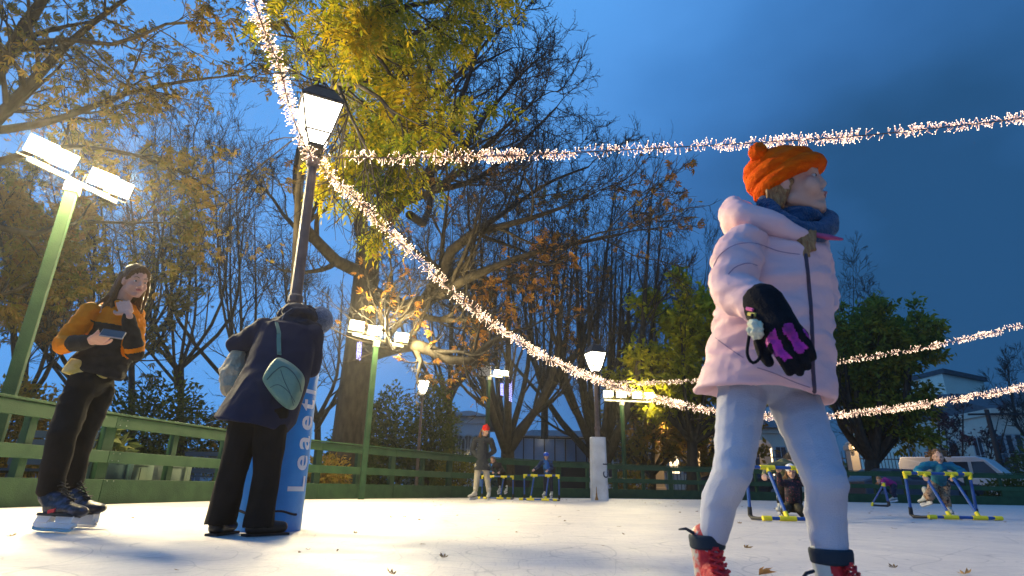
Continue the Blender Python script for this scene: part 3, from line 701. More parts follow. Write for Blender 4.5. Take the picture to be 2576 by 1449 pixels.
bare('forked_tree', 'forked dark tree behind the skater in the red hat with a few brown leaves', 1277, 25, 520, 47, .65, .30, low=.18, n_l=8, tw=1.2, leafs=dict(frac=.30, size=.24, tpl=PAL, mat=LORA, clump=(.35, .12)))
bare('spreading_tree', 'wide bare tree opening like a vase behind the far street lamp', 1505, 28, 500, 48, .62, .36, low=.13, n_l=12, tw=1.25, dens=1.)
for i, (px, Yd, ty, ln_) in enumerate(((1130, 38, 500, ''), (1370, 36, 430, ''), (1650, 44, 620, ''))):
    bare('bare_tree', ['far bare tree showing above the evergreens left of the red hat', 'far bare tree between the forked tree and the far street lamp', 'far bare tree left of the lime green tree'][i], px, Yd, ty, 60+i, .55, .24, n_l=9, tw=1.8, dens=1.1)
# leafy trees
def leafy(name, lab, px, Y, topy, seed, spread, lm, size, boty=None, frac=1.0, tr=.2, n_l=9, low=.35, clump=(.35, -.28), per=3):
    return bare(name, lab, px, Y, topy, seed, spread, tr, n_l=n_l, low=low, leafs=dict(frac=frac, per=per, levels=(1, 2), size=size, tpl=SIM, mat=lm, clump=clump, jit=.16, droop=.4), up=.05)
leafy('lime_tree', 'lime green and yellow tree rising behind the pink coat', 1740, 26, 790, 71, .85, LLIM, .30, n_l=11, tr=.25, per=7)
leafy('small_tree', 'low dark olive tree beside the green mast right of the white column', 1640, 31, 975, 72, 1.3, LCHE, .30, tr=.2, low=.25)
leafy('small_tree', 'low olive tree directly behind the legs of the child in pink', 1760, 30, 960, 73, 1.3, LCHE, .30, tr=.2, low=.25)
leafy('evergreen_tree', 'big rounded dark green tree right of the pink coat under the garland', 2190, 27, 835, 74, .56, leafmat('leaves_olive', [(.08, .11, .015), (.15, .18, .02), (.24, .25, .025), (.36, .32, .03)], .45), .27, n_l=14, tr=.32, low=.28, per=9, clump=(.3, -.3))
bare('bare_tree', 'thin bare tree poking up above the dark green tree', 2140, 38, 735, 75, .45, .12, tw=1.8, dens=.7)
bare('shrubby_tree', 'bare purplish shrub tree in front of the pale buildings at the right', 2400, 34, 1030, 76, 1.3, .12, tw=1.6, low=.12, leafs=dict(frac=.5, size=.2, tpl=SIM, mat=leafmat('leaves_purple', [(.05, .03, .05), (.09, .05, .07), (.12, .08, .08)]), clump=(.5, 0)))
bare('bare_tree', 'twiggy bare tree cut off by the right edge', 2640, 36, 860, 77, .8, .15, tw=1.7)
# shrubs and hedges: foliage volumes
def shrub(name, lab, c, rad, n, lm, seed, size=.13, tpl=None, stems=7, sq=.75):
    rs = rg(seed); c = np.array(c, float); root = empty(name, c*[1, 1, 0], label=lab, cat='shrub')
    d = unit(rs.normal(size=(n, 3))); r_ = rs.random(n)**.4
    lump = np.array([1+.35*mnoise.noise(Vector(q*2.2+seed)) for q in d])
    p = c+d*(r_*lump)[:, None]*np.array(rad); k = p[:, 2] > .03; p, d = p[k], d[k]
    V, F = leaves(rs, p, d, size, tpl or SIM, .1, .03); np_mesh('foliage', V, F, lm, root)
    st_ = []
    for i in range(stems):
        e = c+unit(rs.normal(size=3)*[1, 1, .4]+[0, 0, .8])*np.array(rad)*.7; b = c*[1, 1, 0]+[*rs.normal(0, .12*rad[0], 2), 0]
        st_.append(tubes(*poly([b, (b+e)/2+rs.normal(0, .05, 3), e], .04*max(rad[0], .5), .008, 5), 5))
    V, F = merge(st_); np_mesh('stem', V, F, BARK, root); return root
def SP(px, py, Y): return P(px, py, Y)
def shr(lab, px, Y, topy, wpx, n, lm, seed, size, name='shrub', **k):
    top = P(px, topy, Y); H = float(top[2]); wd = wpx/FPX*Y/2*1.05
    return shrub(name, lab, (top[0], Y, H*.48), (wd, wd*.8, H*.55), n, lm, seed, size, **k)
shr('dark conifer-like bush left of the slender park lamp', 975, 20.5, 985, 150, 5000, LGRN, 81, .16, 'evergreen_bush')
shr('tall dark evergreen bush right of the slender park lamp', 1095, 21.5, 955, 120, 5000, LGRN, 82, .16, 'evergreen_bush')
shr('dark green bush between the thick leaning trunk and its floodlight mast', 900, 18.5, 1040, 130, 3500, LGRN, 83, .15, 'evergreen_bush')
shr('bush with long pale lit leaves behind the legs of the teenager', 272, 8.6, 1062, 95, 420, leafmat('leaves_pale', [(.05, .09, .02), (.16, .2, .06), (.3, .3, .12)]), 84, .17, 'broadleaf_bush')
shr('low yellow-green bush seen through the fence left of the red hat', 1150, 18.6, 1140, 95, 2500, leafmat('leaves_yellow_bush', [(.06, .08, .01), (.16, .15, .02), (.3, .22, .02)]), 85, .09, 'yellow_bush')
shr('wide dark hedge clump at the far left below the rusty tree', 60, 12.5, 960, 240, 5000, LCHE, 86, .13, 'hedge_bush')
shr('dark leafy clump behind the fence between teenager and navy coat', 420, 17, 960, 300, 6000, LGRN, 87, .15, 'hedge_bush')
shr('brown-green clump of branches behind the woman in navy', 640, 18, 990, 200, 3500, LCHE, 88, .15, 'hedge_bush')
shr('brownish bush seen through the fence below the thick leaning trunk', 820, 13.6, 1150, 110, 2200, LCHE, 89, .10, 'low_bush')
shr('low dark bush behind the fence right of the white padded column', 1580, 26, 1185, 90, 1500, LCHE, 90, .14, 'low_bush')
shr('dark bush by the railings at the right edge', 2540, 26, 1200, 120, 2500, LGRN, 91, .14, 'low_bush')
shr('dark round bush at the far right beside the white van', 2600, 30, 1110, 140, 3000, LGRN, 92, .17, 'round_bush')
# blue light strips hung in the trees
BLG = glow('blue_led', (.25, .25, 1), 1.3)
for lab, px, y0, y1, Yd in (('blue violet light strip hanging on the thick leaning trunk', 905, 862, 905, 14.7), ('long pale blue light strip on the right limb of the forked tree', 1284, 945, 1010, 23.5), ('short blue light strip on the left limb of the forked tree', 1262, 965, 995, 23.6)):
    a, b = P(px, y0, Yd), P(px-2, y1, Yd); b[0] = a[0]+.02; m_ = MB()
    for i in range(90):
        q = a+(b-a)*(i/89); u = math.sin(i*7.3)*.05; m_.tube([q+[u, -.03+.02*math.cos(i*3.1), .018], q+[u+.01, -.04, -.018]], .012, 5)
    root = empty('light_strip', a, label=lab, cat='fairy lights'); m_.build('bulbs', BLG, root)['kind'] = 'stuff'
    c_ = MB(); c_.tube([a+[0, 0, .05], b], .012, 5); c_.build('cable', CABLE, root)
# ------------------------------------------------------------------ buildings and street beyond
WALLB = mat('pale_stucco', (.60, .61, .61), .85, (.70, .70, .70), 1.2, .15, 30); STONE = mat('pale_stone', (.62, .56, .46), .9, (.72, .66, .54), .8, .2, 12)
ROOF = mat('slate_roof', (.04, .045, .055), .6, (.07, .075, .09), 3); WGL = mat('window_glass', (.02, .03, .05), .12, spec=.8); WFR = mat('window_frame', (.5, .5, .5), .6)
IRON = mat('black_iron', (.02, .02, .022), .5); ASPH = mat('asphalt', (.045, .045, .048), .9, (.06, .06, .062), 5)
LITW = glow('lit_window', (1, .72, .38), 2.2)
def pbox(m_, x0, x1, y0, y1, z0, z1): m_.box(((x0+x1)/2, (y0+y1)/2, (z0+z1)/2), (x1-x0, y1-y0, z1-z0)); return m_
def window(parent, c, w_, h_, arch=False, lit=False, rz=0):
    f = MB(); c = np.array(c, float)
    if arch:
        pts = [(-w_/2, -h_/2), (w_/2, -h_/2), (w_/2, h_/2-w_/2)]+[(w_/2*math.cos(a), h_/2-w_/2+w_/2*math.sin(a)) for a in np.linspace(.3, math.pi-.3, 6)]+[(-w_/2, h_/2-w_/2)]
    else: pts = [(-w_/2, -h_/2), (w_/2, -h_/2), (w_/2, h_/2), (-w_/2, h_/2)]
    ca, sa = math.cos(rz), math.sin(rz)
    def T(x, y, z): return (c[0]+x*ca-y*sa, c[1]+x*sa+y*ca, c[2]+z)
    for i in range(len(pts)):
        a, b = pts[i], pts[(i+1) % len(pts)]; f.beam(T(a[0], -.03, a[1]), T(b[0], -.03, b[1]), .09, .09)
    f.beam(T(0, -.02, -h_/2), T(0, -.02, h_/2), .05, .05); f.beam(T(-w_/2, -.02, h_*.1), T(w_/2, -.02, h_*.1), .05, .05)
    fo = f.build('window', WFR, parent)
    g_ = MB(); n = len(pts); g_.add([T(x, -.004, z) for x, z in pts]+[T(x, .05, z) for x, z in pts], [tuple(range(n)), tuple(range(2*n-1, n-1, -1))]+[(i, n+i, n+(i+1) % n, (i+1) % n) for i in range(n)])
    g_.build('pane', LITW if lit else WGL, fo)
# pale hall behind the red hat
Yh = 48
def bld(name, lab, pxs, Y, topy, dep, m, winpx=(), wz=None, ww=1.2, wh=2.4, arch=False, roof='flat', lit=()):
    x0, x1 = PX(pxs[0], 1150, Y), PX(pxs[1], 1150, Y); H = float(P((pxs[0]+pxs[1])/2, topy, Y)[2])
    root = empty(name, ((x0+x1)/2, Y+dep/2, -.06), label=lab, cat='building')
    b = MB(); pbox(b, x0, x1, Y, Y+dep, -.06, H); b.build('wall', m, root)
    r_ = MB()
    if roof == 'flat':
        pbox(r_, x0-.5, x1+.5, Y-.5, Y+dep+.5, H+.003, H+.35)
    else:
        k = H+roof; r_.add([(x0-.5, Y-.5, H+.003), (x1+.5, Y-.5, H+.003), (x1+.5, Y+dep+.5, H+.003), (x0-.5, Y+dep+.5, H+.003), (x0+1.5, Y+dep/2, k), (x1-1.5, Y+dep/2, k)], [(3, 2, 1, 0), (0, 1, 5, 4), (1, 2, 5), (2, 3, 4, 5), (3, 0, 4)])
    ro = r_.build('roof', ROOF, root)
    co = MB(); pbox(co, x0-.15, x1+.15, Y-.15, Y-.002, H-.5, H-.2); co.build('cornice', m, root)
    for i, px in enumerate(winpx):
        for z_ in (wz or [H*.5]): window(root, (PX(px, 1150, Y), Y-.003, z_), ww, wh, arch, lit=(i in lit))
    return root, x0, x1, H
bld('white_hall', 'pale hall with arched windows behind the skater in the red hat', (1105, 1218), 44, 1048, 12, mat('white_render', (.78, .80, .82), .8), (1128, 1152, 1176, 1200), ww=1.0, wh=2.6, arch=True, roof=1.2)
bld('low_pavilion', 'long low pale pavilion with glazed front left of the far street lamp', (1300, 1640), 50, 1100, 10, WALLB, tuple(range(1320, 1640, 26)), ww=.8, wh=2.0, roof=1.0)
bld('street_block', 'grey building with lit windows behind the low olive trees', (1640, 2080), 55, 1075, 12, STONE, tuple(range(1660, 2080, 34)), ww=1.0, wh=2.6, lit=(1, 5, 8), roof=1.4)
# left side distant bits
bld('distant_house', 'distant pale house glimpsed through branches at the far left', (-100, 560), 46, 1160, 9, WALLB, tuple(range(-60, 560, 70)), ww=1, wh=1.6, roof=1.2)
# tall windowless block with overhanging roof (right)
Y0 = 60.; root = empty('stage_tower', (PX(2420, 1150, Y0), Y0, -.06), label='tall windowless pale block with thin overhanging roof at the right', cat='building')
ca = P(2497, 952, 62); c0 = P(2398, 930, 56); cl = P(2300, 952, 66)
Ht = float(P(2398, 930, 56)[2])
xa = PX(2398, 1150, 56); pts = [(PX(2398, 1060, 56), 56.), (PX(2500, 1060, 60), 60.), (PX(2500, 1060, 60)-8, 72.), (PX(2285, 1060, 62), 62.)]
b = MB(); b.prism(pts, -.06, Ht-.4); b.build('wall', mat('tower_render_warm_light', (.90, .80, .64), .85, (.94, .85, .70), .6), root)  # wall colour warmed to stand in for town light falling on it
cx, cy = np.mean([p[0] for p in pts]), np.mean([p[1] for p in pts])
r_ = MB(); r_.prism([(cx+(x-cx)*1.06, cy+(y-cy)*1.06) for x, y in pts], Ht-.397, Ht+.05); r_.build('roof', ROOF, root)
# classical building at the right edge
root = empty('classical_house', (PX(2500, 1150, 46), 46, -.06), label='grey classical building with tall windows and a low gable at the right edge', cat='building')
Hc = float(P(2500, 1052, 46)[2]); xa, xb, xc = PX(2425, 1150, 50), PX(2520, 1150, 44), PX(2800, 1150, 42)
pts = [(xa, 58.), (xb, 44.), (xc, 41.), (xc+2, 60.)]
b = MB(); b.prism(pts, -.06, Hc); b.build('wall', STONE, root)
co = MB(); cx, cy = np.mean([p[0] for p in pts]), np.mean([p[1] for p in pts]); co.prism([(cx+(x-cx)*1.04, cy+(y-cy)*1.04) for x, y in pts], Hc+.003, Hc+.45); co.build('cornice', STONE, root)
rf = MB(); q = [(cx+(x-cx)*1.03, cy+(y-cy)*1.03) for x, y in pts]; rf.add([(x, y, Hc+.455) for x, y in q]+[(cx-3, cy, Hc+2.6), (cx+4, cy-2, Hc+2.6)], [(3, 2, 1, 0), (0, 1, 5, 4), (1, 2, 5), (2, 3, 4, 5), (3, 0, 4)]); rf.build('roof', ROOF, root)
d_ = np.array([xb-xa, -14.]); ang = math.atan2(d_[1], d_[0])
for t_ in (.15, .38, .61, .84): window(root, (xa+d_[0]*t_, 58+d_[1]*t_, Hc*.48), 1.1, 3.4, rz=ang)
d_ = np.array([xc-xb, -3.]); ang = math.atan2(d_[1], d_[0])
for t_ in (.06, .14, .22, .30, .5, .7): window(root, (xb+d_[0]*t_, 44+d_[1]*t_, Hc*.48), 1.0, 3.4, rz=ang)
# leaning utility pole
pa, pb_ = P(2535, 1180, 31), P(2466, 1030, 31); root = empty('utility_pole', (pb_[0]+.2, 31, -.06), label='dark utility pole with a cross arm at the right, before the classical building', cat='pole')
xm = (pa[0]+pb_[0])/2
m_ = MB(); m_.tube([(xm, 31, -.06), (xm, 31, float(pb_[2]))], [.16, .11], 10); m_.build('shaft', mat('pole_wood', (.03, .035, .04), .8), root)
m_ = MB(); m_.beam((xm-.9, 31.2, float(pb_[2])-.25), (xm+2.0, 30.4, float(pb_[2])-.25), .1, .1); m_.build('cross_arm', IRON, root)
# iron railings
rl = empty('iron_railings', (PX(2000, 1150, 34), 34, -.06), label='tall black iron railings with pale gate piers beyond the rink', cat='fence')
m_ = MB(); x0, x1 = PX(1560, 1150, 34), PX(2330, 1150, 34); Hr = 2.6
for x in np.arange(x0, x1, .2): m_.box((x, 34, Hr/2), (.03, .03, Hr))
m_.build('bars', IRON, rl); m_ = MB(); m_.beam((x0, 34.03, .3), (x1, 34.03, .3), .04, .05); m_.beam((x0, 34.03, 2.2), (x1, 34.03, 2.2), .04, .05); m_.build('rail', IRON, rl)
for px in (1655, 1748, 1925, 2145):
    m_ = MB(); x = PX(px, 1150, 33.6); m_.lathe((x, 33.6, 0), [(.42, -.06), (.42, .4), (.34, .45), (.32, 2.6), (.42, 2.65), (.42, 2.85), (.2, 3.1)], 4); m_.build('pier', mat('pier_stone', (.5, .46, .4), .85), rl)
for lab, px, py in (('glowing wall lantern on the pale pier between the legs and the dark green tree', 2150, 1118), ('warm light on the pier behind the legs of the child in pink', 1752, 1140), ('warm light on the pier left of the child in pink', 1659, 1105)):
    q = P(px, py, 33.0); r_ = empty('pier_lantern', q, label=lab, cat='lantern'); m_ = MB(); m_.lathe(q, [(.10, -.22), (.17, .12)], 6); m_.build('glass', glow('pier_glass', (1, .62, .25), 4.5), r_)
    m_ = MB(); m_.lathe(q, [(.21, .125), (.05, .26), (.02, .34)], 6); m_.build('cap', IRON, r_); m_ = MB(); m_.lathe(q, [(.03, -.34), (.11, -.225)], 6); m_.build('base', IRON, r_)
    point('lantern_glow', q+[0, -1.2, .5], (1, .65, .3), 170, .1, r_)
# glass conservatory rail beside the forked tree
gl = empty('glass_screen', (PX(1350, 1150, 30), 30, -.06), label='long glazed screen with thin posts behind the child in the blue helmet', cat='screen')
x0, x1 = PX(1290, 1150, 31), PX(1480, 1150, 31); zt, zb = float(P(1385, 1105, 31)[2]), float(P(1385, 1160, 31)[2])
m_ = MB(); pbox(m_, x0, x1, 31, 31.03, zb, zt); m_.build('glass', mat('screen_glass', (.25, .36, .5), .12, (.32, .42, .55), 1.5, spec=.7), gl)
m_ = MB()
for x in np.arange(x0, x1+.1, .55): m_.box((x, 30.97, (zt+zb)/2), (.05, .05, zt-zb+.1))
m_.beam((x0, 30.97, zt+.05), (x1, 30.97, zt+.05), .06, .06); m_.build('frame', IRON, gl)
m_ = MB(); pbox(m_, x0, x1, 30.8, 31.3, -.06, zb-.003); m_.build('plinth', mat('dark_plinth', (.03, .035, .045), .8), gl)
# grey canopy / ramp by the far floodlight
# planters and benches behind the fence at the left
PLT = mat('sage_painted_wood', (.22, .30, .24), .6, (.28, .36, .29), 4, .1, 40); PLT2 = mat('teal_painted_wood', (.06, .14, .15), .6, (.08, .17, .18), 4, .1, 40)
def planter(lab, px0, px1, Y, m, rz, dep=.8):
    a = P(px0, 1200, Y); b = P(px1, 1200, Y); c = (a+b)/2; w_ = b[0]-a[0]; root = empty('planter', (c[0], Y, -.06), rz, lab, 'planter', 'square wooden planters behind the fence')
    m_ = MB(); m_.box((0, 0, .30), (w_, dep, .56)); 
    for sx in (-1, 1):
        for sy in (-1, 1): m_.box((sx*w_/2, sy*dep/2, .33), (.1, .1, .66))
    m_.box((0, 0, .03), (w_+.02, dep+.02, .08)); m_.box((0, 0, .585), (w_+.03, dep+.03, .05)); m_.build('box', m, root, local=True, bevel=.006)
    s_ = MB()
    for i in range(int(w_/.12)): s_.box((-w_/2+.08+i*.12, -dep/2-.004, .31), (.008, .012, .44))
    s_.build('groove', mat('groove_dark', (.05, .07, .06), .8), root, local=True)
    so = MB(); so.box((0, 0, .61), (w_-.06, dep-.06, .02)); so.build('soil', mat('soil', (.02, .015, .01), .95), root, local=True)
planter('teal wooden planter behind the fence by the legs of the teenager', 195, 275, 8.2, PLT2, .1)
planter('pale sage wooden planter seen through the fence left of the woman in navy', 345, 428, 9.4, PLT, -.1)
def bench(lab, px, Y, w_, rz, zz=0):
    c = P(px, 1200, Y); root = empty('park_bench', (c[0], Y, -.06), rz, lab, 'bench')
    bm_ = mat('navy_bench', (.015, .03, .05), .5)
    m_ = MB(); 
    for i in range(4): m_.box((0, -.2+i*.11, .45), (w_, .09, .03))
    m_.build('seat', bm_, root, local=True); m_ = MB()
    for i in range(4): m_.box((0, .24+i*.02, .56+i*.11), (w_, .03, .09), rx=-.15)
    m_.build('backrest', bm_, root, local=True)
    for sx in (-1, 1):
        m_ = MB(); m_.box((sx*w_*.42, -.2, .215), (.05, .05, .43)); m_.box((sx*w_*.42, .2, .3), (.05, .05, .6)); m_.box((sx*w_*.42, 0, .425), (.05, .4, .03)); m_.build('leg', bm_, root, local=True)
bench('dark navy bench behind the fence left of the teenager', 80, 7.3, .95, .1)
bench('dark blue bench behind the fence left of the woman in navy', 500, 12.0, 1.3, -.2)
# parked vehicles
def vehicle(name, lab, cat, c, rz, prof, w_, m, wins, wheels, glassm, s=1., lights=True):
    """prof: side outline (x,z); wins: list of side window outlines"""
    root = empty(name, c, rz, lab, cat); n = len(prof)
    bm = bmesh.new(); L_ = [bm.verts.new((x*s, -w_/2*(.86 if z > 1.2*s else 1)*1, z*s)) for x, z in prof]; R_ = [bm.verts.new((x*s, w_/2*(.86 if z > 1.2*s else 1), z*s)) for x, z in prof]
    bm.faces.new(L_); bm.faces.new(R_[::-1])
    for i in range(n): bm.faces.new((L_[i], R_[i], R_[(i+1) % n], L_[(i+1) % n]))
    bmesh.ops.recalc_face_normals(bm, faces=bm.faces); me = bpy.data.meshes.new('body'); bm.to_mesh(me); bm.free(); me.materials.append(m)
    o = link('body', me, root); b = o.modifiers.new('bevel', 'BEVEL'); b.width = .06; b.segments = 3
    for wv in wins:
        for sd in (-1, 1):
            k = MB(); y = sd*(w_/2*.93); 
            vs = [(x*s, sd*w_/2*(.885 if z > 1.2*s/1 else 1.002), z*s) for x, z in wv]; vs2 = [(x, y_-sd*.05, z) for x, y_, z in vs]; q = len(vs)
            k.add(vs+vs2, [tuple(range(q)), tuple(range(2*q-1, q-1, -1))]+[(i, q+i, q+(i+1) % q, (i+1) % q) for i in range(q)]); k.build('window', glassm, root, local=True)
    for x in wheels:
        for sd in (-1, 1):
            k = MB(); k.tube([(x*s, sd*(w_/2-.12), .33), (x*s, sd*(w_/2+.015), .33)], .33, 18); wh = k.build('wheel', mat('tyre', (.02, .02, .02), .8), root, local=True)
            k = MB(); k.tube([(x*s, sd*(w_/2-.02), .33), (x*s, sd*(w_/2+.025), .33)], .19, 12); k.build('rim', mat('alloy', (.4, .4, .42), .4, metal=.8), wh, local=True)
    return root
VANP = [(-2.7, .35), (2.5, .35), (2.6, .75), (2.45, 1.05), (1.75, 1.25), (1.05, 2.05), (.7, 2.2), (-2.6, 2.25), (-2.75, 1.9)]
vx = P(2445, 1180, 24.5)
vehicle('parked_van', 'white delivery van parked behind the fence at the right', 'van', (PX(2432, 1180, 30), 30, -.06), math.radians(-52), VANP, 1.9, mat('white_car_paint', (.62, .64, .66), .3, spec=.6),
        [[(.45, 1.3), (1.45, 1.3), (.95, 1.95), (.45, 1.95)], [(-.75, 1.3), (.3, 1.3), (.3, 1.95), (-.75, 1.95)]], (-1.8, 1.65), WGL)
CARP = [(-2.1, .3), (2.1, .3), (2.15, .7), (1.9, .85), (1.0, .95), (.4, 1.42), (-1.1, 1.45), (-1.8, 1.0), (-2.12, .9)]
CW = [[(-.1, .98), (.85, .98), (.4, 1.34), (-.1, 1.36)], [(-1.25, 1.0), (-.2, .98), (-.2, 1.36), (-1.0, 1.36)]]
for i, (px, Yd, rz, cl, lab) in enumerate(((2250, 27, .05, (.10, .11, .14), 'grey car parked behind the fence under the dark green tree'), (2330, 29, .0, (.03, .035, .05), 'dark car parked behind the child in the teal jacket'), (1850, 28, .1, (.03, .03, .035), 'dark car half hidden behind the legs of the child in pink'))):
    vehicle('parked_car', lab, 'car', (PX(px, 1180, Yd), Yd, -.06), rz, CARP, 1.75, mat('car_paint_%s' % ['grey', 'navy', 'black'][i], cl, .3, spec=.6), CW, (-1.3, 1.3), WGL)
# road beyond
rd = MB(); rd.add([(2, 25.5, -.056), (60, 24.5, -.056), (60, 33, -.056), (2, 33, -.056)], [(0, 1, 2, 3)]); tag(rd.build('road', ASPH), kind='structure')
rs = rg(123); n = 26000; q = np.stack([rs.uniform(-75, 95, n), rs.uniform(78, 84, n), rs.random(n)**1.3], 1)
hgt = np.array([3.6+3.2*mnoise.noise(Vector((v*.09, 3.1, 0)))+1.2*mnoise.noise(Vector((v*.4, 7, 0))) for v in q[:, 0]]); q[:, 2] *= hgt
V, F = leaves(rs, q, unit(rs.normal(size=q.shape)), .75, SIM, .1, .1); tag(np_mesh('treeline', V, F, LGRN), kind='stuff')
# ------------------------------------------------------------------ fallen leaves on the ice
DRY = leafmat('dry_leaf', [(.09, .06, .04), (.20, .12, .05), (.38, .24, .09)], .1)
rs = rg(99); n = 150; pp = np.stack([rs.uniform(-4.6, 9, n), 2.2+rs.random(n)**1.4*15, np.full(n, .006)], 1)
ok = (pp[:, 0] > -4.4+np.maximum(0, pp[:, 1]-9)*.55); pp = pp[ok]
dd = unit(np.stack([rs.normal(size=len(pp)), rs.normal(size=len(pp)), np.zeros(len(pp))], 1))
V, F = leaves(rs, pp, dd, .034, leaf_palmate(), 0, .0, .5); V[:, 2] = .005+np.abs(V[:, 2]-.006)*.5
tag(np_mesh('fallen_leaves', V, F, DRY), kind='stuff', label='small dead leaves and debris scattered on the ice', cat='leaves')
big = P(1905, 1440, 2.4); big = np.array([P(1908, 1442, 2.36)[0], 2.36, .012])
V, F = leaves(rs, big[None], np.array([[1., .2, 0]]), .075, leaf_palmate(), 0, 0, .0); V[:, 2] = .006+np.abs(V[:, 2]-.012)*.7
tag(np_mesh('fallen_leaf', V, F, leafmat('tan_leaf', [(.35, .18, .06), (.45, .25, .09)], .2)), label='curled tan leaf on the ice between the boots of the child in pink', cat='leaf')
V, F = leaves(rs, np.array([[PX(2422, 1428, 2.5), 2.5, .012]]), np.array([[1., .2, 0]]), .05, leaf_palmate(), 0, 0, .0); V[:, 2] = .006+np.abs(V[:, 2]-.012)*.7
tag(np_mesh('fallen_leaf', V, F, leafmat('tan_leaf', [(.35, .18, .06)])), label='tiny tan leaf on the ice near the bottom right corner', cat='leaf')
# ------------------------------------------------------------------ organic shapes
def V3(*a): return np.array(a, float)
def nrm(v): v = np.array(v, float); return v/(np.linalg.norm(v)+1e-9)
def cap(a, ra, b, rb, n=14): return ('c', np.array(a, float), ra, np.array(b, float), rb, n)
def ell(c, r, X=None, Yv=None): 
    """ellipsoid; X, Yv = directions of the first two radii"""
    X = nrm(X) if X is not None else V3(1, 0, 0); Yv = nrm(Yv) if Yv is not None else V3(0, 1, 0)
    Z_ = nrm(np.cross(X, Yv)); Yv = np.cross(Z_, X)
    return ('e', np.array(c, float), r, np.stack([X, Yv, Z_]))
def loft(rings, n=28): return ('l', rings, n)      # rings: (centre, u, v) half axes
def raw(prims):
    V = []; F = []
    def add(vs, fs):
        b = len(V); V.extend(vs); F.extend([tuple(i+b for i in f) for f in fs])
    for p in prims:
        if p[0] == 'c':
            _, a, ra, b, rb, n = p; t = b-a; L_ = np.linalg.norm(t); t = nrm(t) if L_ > 1e-6 else V3(0, 0, 1)
            x = nrm(np.cross(t, V3(0, 0, 1) if abs(t[2]) < .8 else V3(1, 0, 0))); y = np.cross(t, x); rings = []
            for k in range(1, 5): q = math.pi/2*k/4; rings.append((a-t*ra*math.cos(q), ra*math.sin(q)))
            for k in range(4, 0, -1): q = math.pi/2*k/4; rings.append((b+t*rb*math.cos(q), rb*math.sin(q)))
            vs = [a-t*ra]; 
            for c_, r_ in rings: vs += [c_+r_*(math.cos(2*math.pi*j/n)*x+math.sin(2*math.pi*j/n)*y) for j in range(n)]
            vs.append(b+t*rb); m = len(rings); e = len(vs)-1
            fs = [(0, 1+(j+1) % n, 1+j) for j in range(n)]
            fs += [(1+i*n+j, 1+i*n+(j+1) % n, 1+(i+1)*n+(j+1) % n, 1+(i+1)*n+j) for i in range(m-1) for j in range(n)]
            fs += [(e, 1+(m-1)*n+j, 1+(m-1)*n+(j+1) % n) for j in range(n)]
            add(vs, fs)
        elif p[0] == 'e':
            _, c, r, A = p; n = 16; m = 10; vs = []
            for i in range(1, m):
                q = math.pi*i/m
                for j in range(n):
                    f = 2*math.pi*j/n; u = (r[0]*math.sin(q)*math.cos(f), r[1]*math.sin(q)*math.sin(f), r[2]*math.cos(q)); vs.append(c+u[0]*A[0]+u[1]*A[1]+u[2]*A[2])
            top = c+r[2]*A[2]; bot = c-r[2]*A[2]; k = len(vs); vs += [top, bot]
            fs = [(k, j, (j+1) % n) for j in range(n)]+[(i*n+j, (i+1)*n+j, (i+1)*n+(j+1) % n, i*n+(j+1) % n) for i in range(m-2) for j in range(n)]+[(k+1, (m-2)*n+(j+1) % n, (m-2)*n+j) for j in range(n)]
            add(vs, fs)
        else:
            _, rings, n = p; vs = []
            for c, u, v in rings: vs += [np.array(c)+math.cos(2*math.pi*j/n)*np.array(u)+math.sin(2*math.pi*j/n)*np.array(v) for j in range(n)]
            m = len(rings); fs = [(i*n+j, i*n+(j+1) % n, (i+1)*n+(j+1) % n, (i+1)*n+j) for i in range(m-1) for j in range(n)]
            k = len(vs); vs += [np.array(rings[0][0]), np.array(rings[-1][0])]
            fs += [(k, (j+1) % n, j) for j in range(n)]+[(k+1, (m-1)*n+j, (m-1)*n+(j+1) % n) for j in range(n)]
            add(vs, fs)
    return V, F
def blob(name, prims, vox, m, parent, smooth=3, wr=None, slots=None, sub=0):
    """one continuous surface round all the shapes; wr = (amplitude, frequency, stretch) for folds; slots(P)->material index"""
    V, F = raw(prims); off = wloc(parent)
    me = bpy.data.meshes.new('tmp'); me.from_pydata([tuple(v-off) for v in V], [], F); me.update()
    o = bpy.data.objects.new('tmp', me); COL.objects.link(o)
    r_ = o.modifiers.new('r', 'REMESH'); r_.mode = 'VOXEL'; r_.voxel_size = vox
    if smooth: s_ = o.modifiers.new('s', 'SMOOTH'); s_.factor = .5; s_.iterations = smooth
    dg = bpy.context.evaluated_depsgraph_get(); dg.update()
    m2 = bpy.data.meshes.new_from_object(o.evaluated_get(dg)); bpy.data.objects.remove(o); bpy.data.meshes.remove(me)
    n = len(m2.vertices); co = np.empty(n*3, np.float32); m2.vertices.foreach_get('co', co); co = co.reshape(-1, 3).astype(float)
    if wr:
        no = np.empty(n*3, np.float32); m2.vertices.foreach_get('normal', no); no = no.reshape(-1, 3)
        A, fr, stc = wr; q = (co+off)*np.array(stc)*fr
        d = np.array([1-2*abs(mnoise.noise(Vector(p)))+.5*mnoise.noise(Vector(p*2.3)) for p in q])
        co = co+no*(d*A-A*.4)[:, None]; m2.vertices.foreach_set('co', co.astype(np.float32).ravel())
    ms = m if isinstance(m, (list, tuple)) else [m]
    m2.materials.clear()
    for mm in ms: m2.materials.append(mm)
    if slots is not None:
        k = len(m2.polygons); c = np.empty(k*3, np.float32); m2.polygons.foreach_get('center', c); c = c.reshape(-1, 3)+off
        m2.polygons.foreach_set('material_index', slots(c).astype(np.int32))
    else: m2.polygons.foreach_set('material_index', np.zeros(len(m2.polygons), np.int32))
    m2.polygons.foreach_set('use_smooth', np.ones(len(m2.polygons), bool)); m2.name = name; m2.update()
    return link(name, m2, parent)
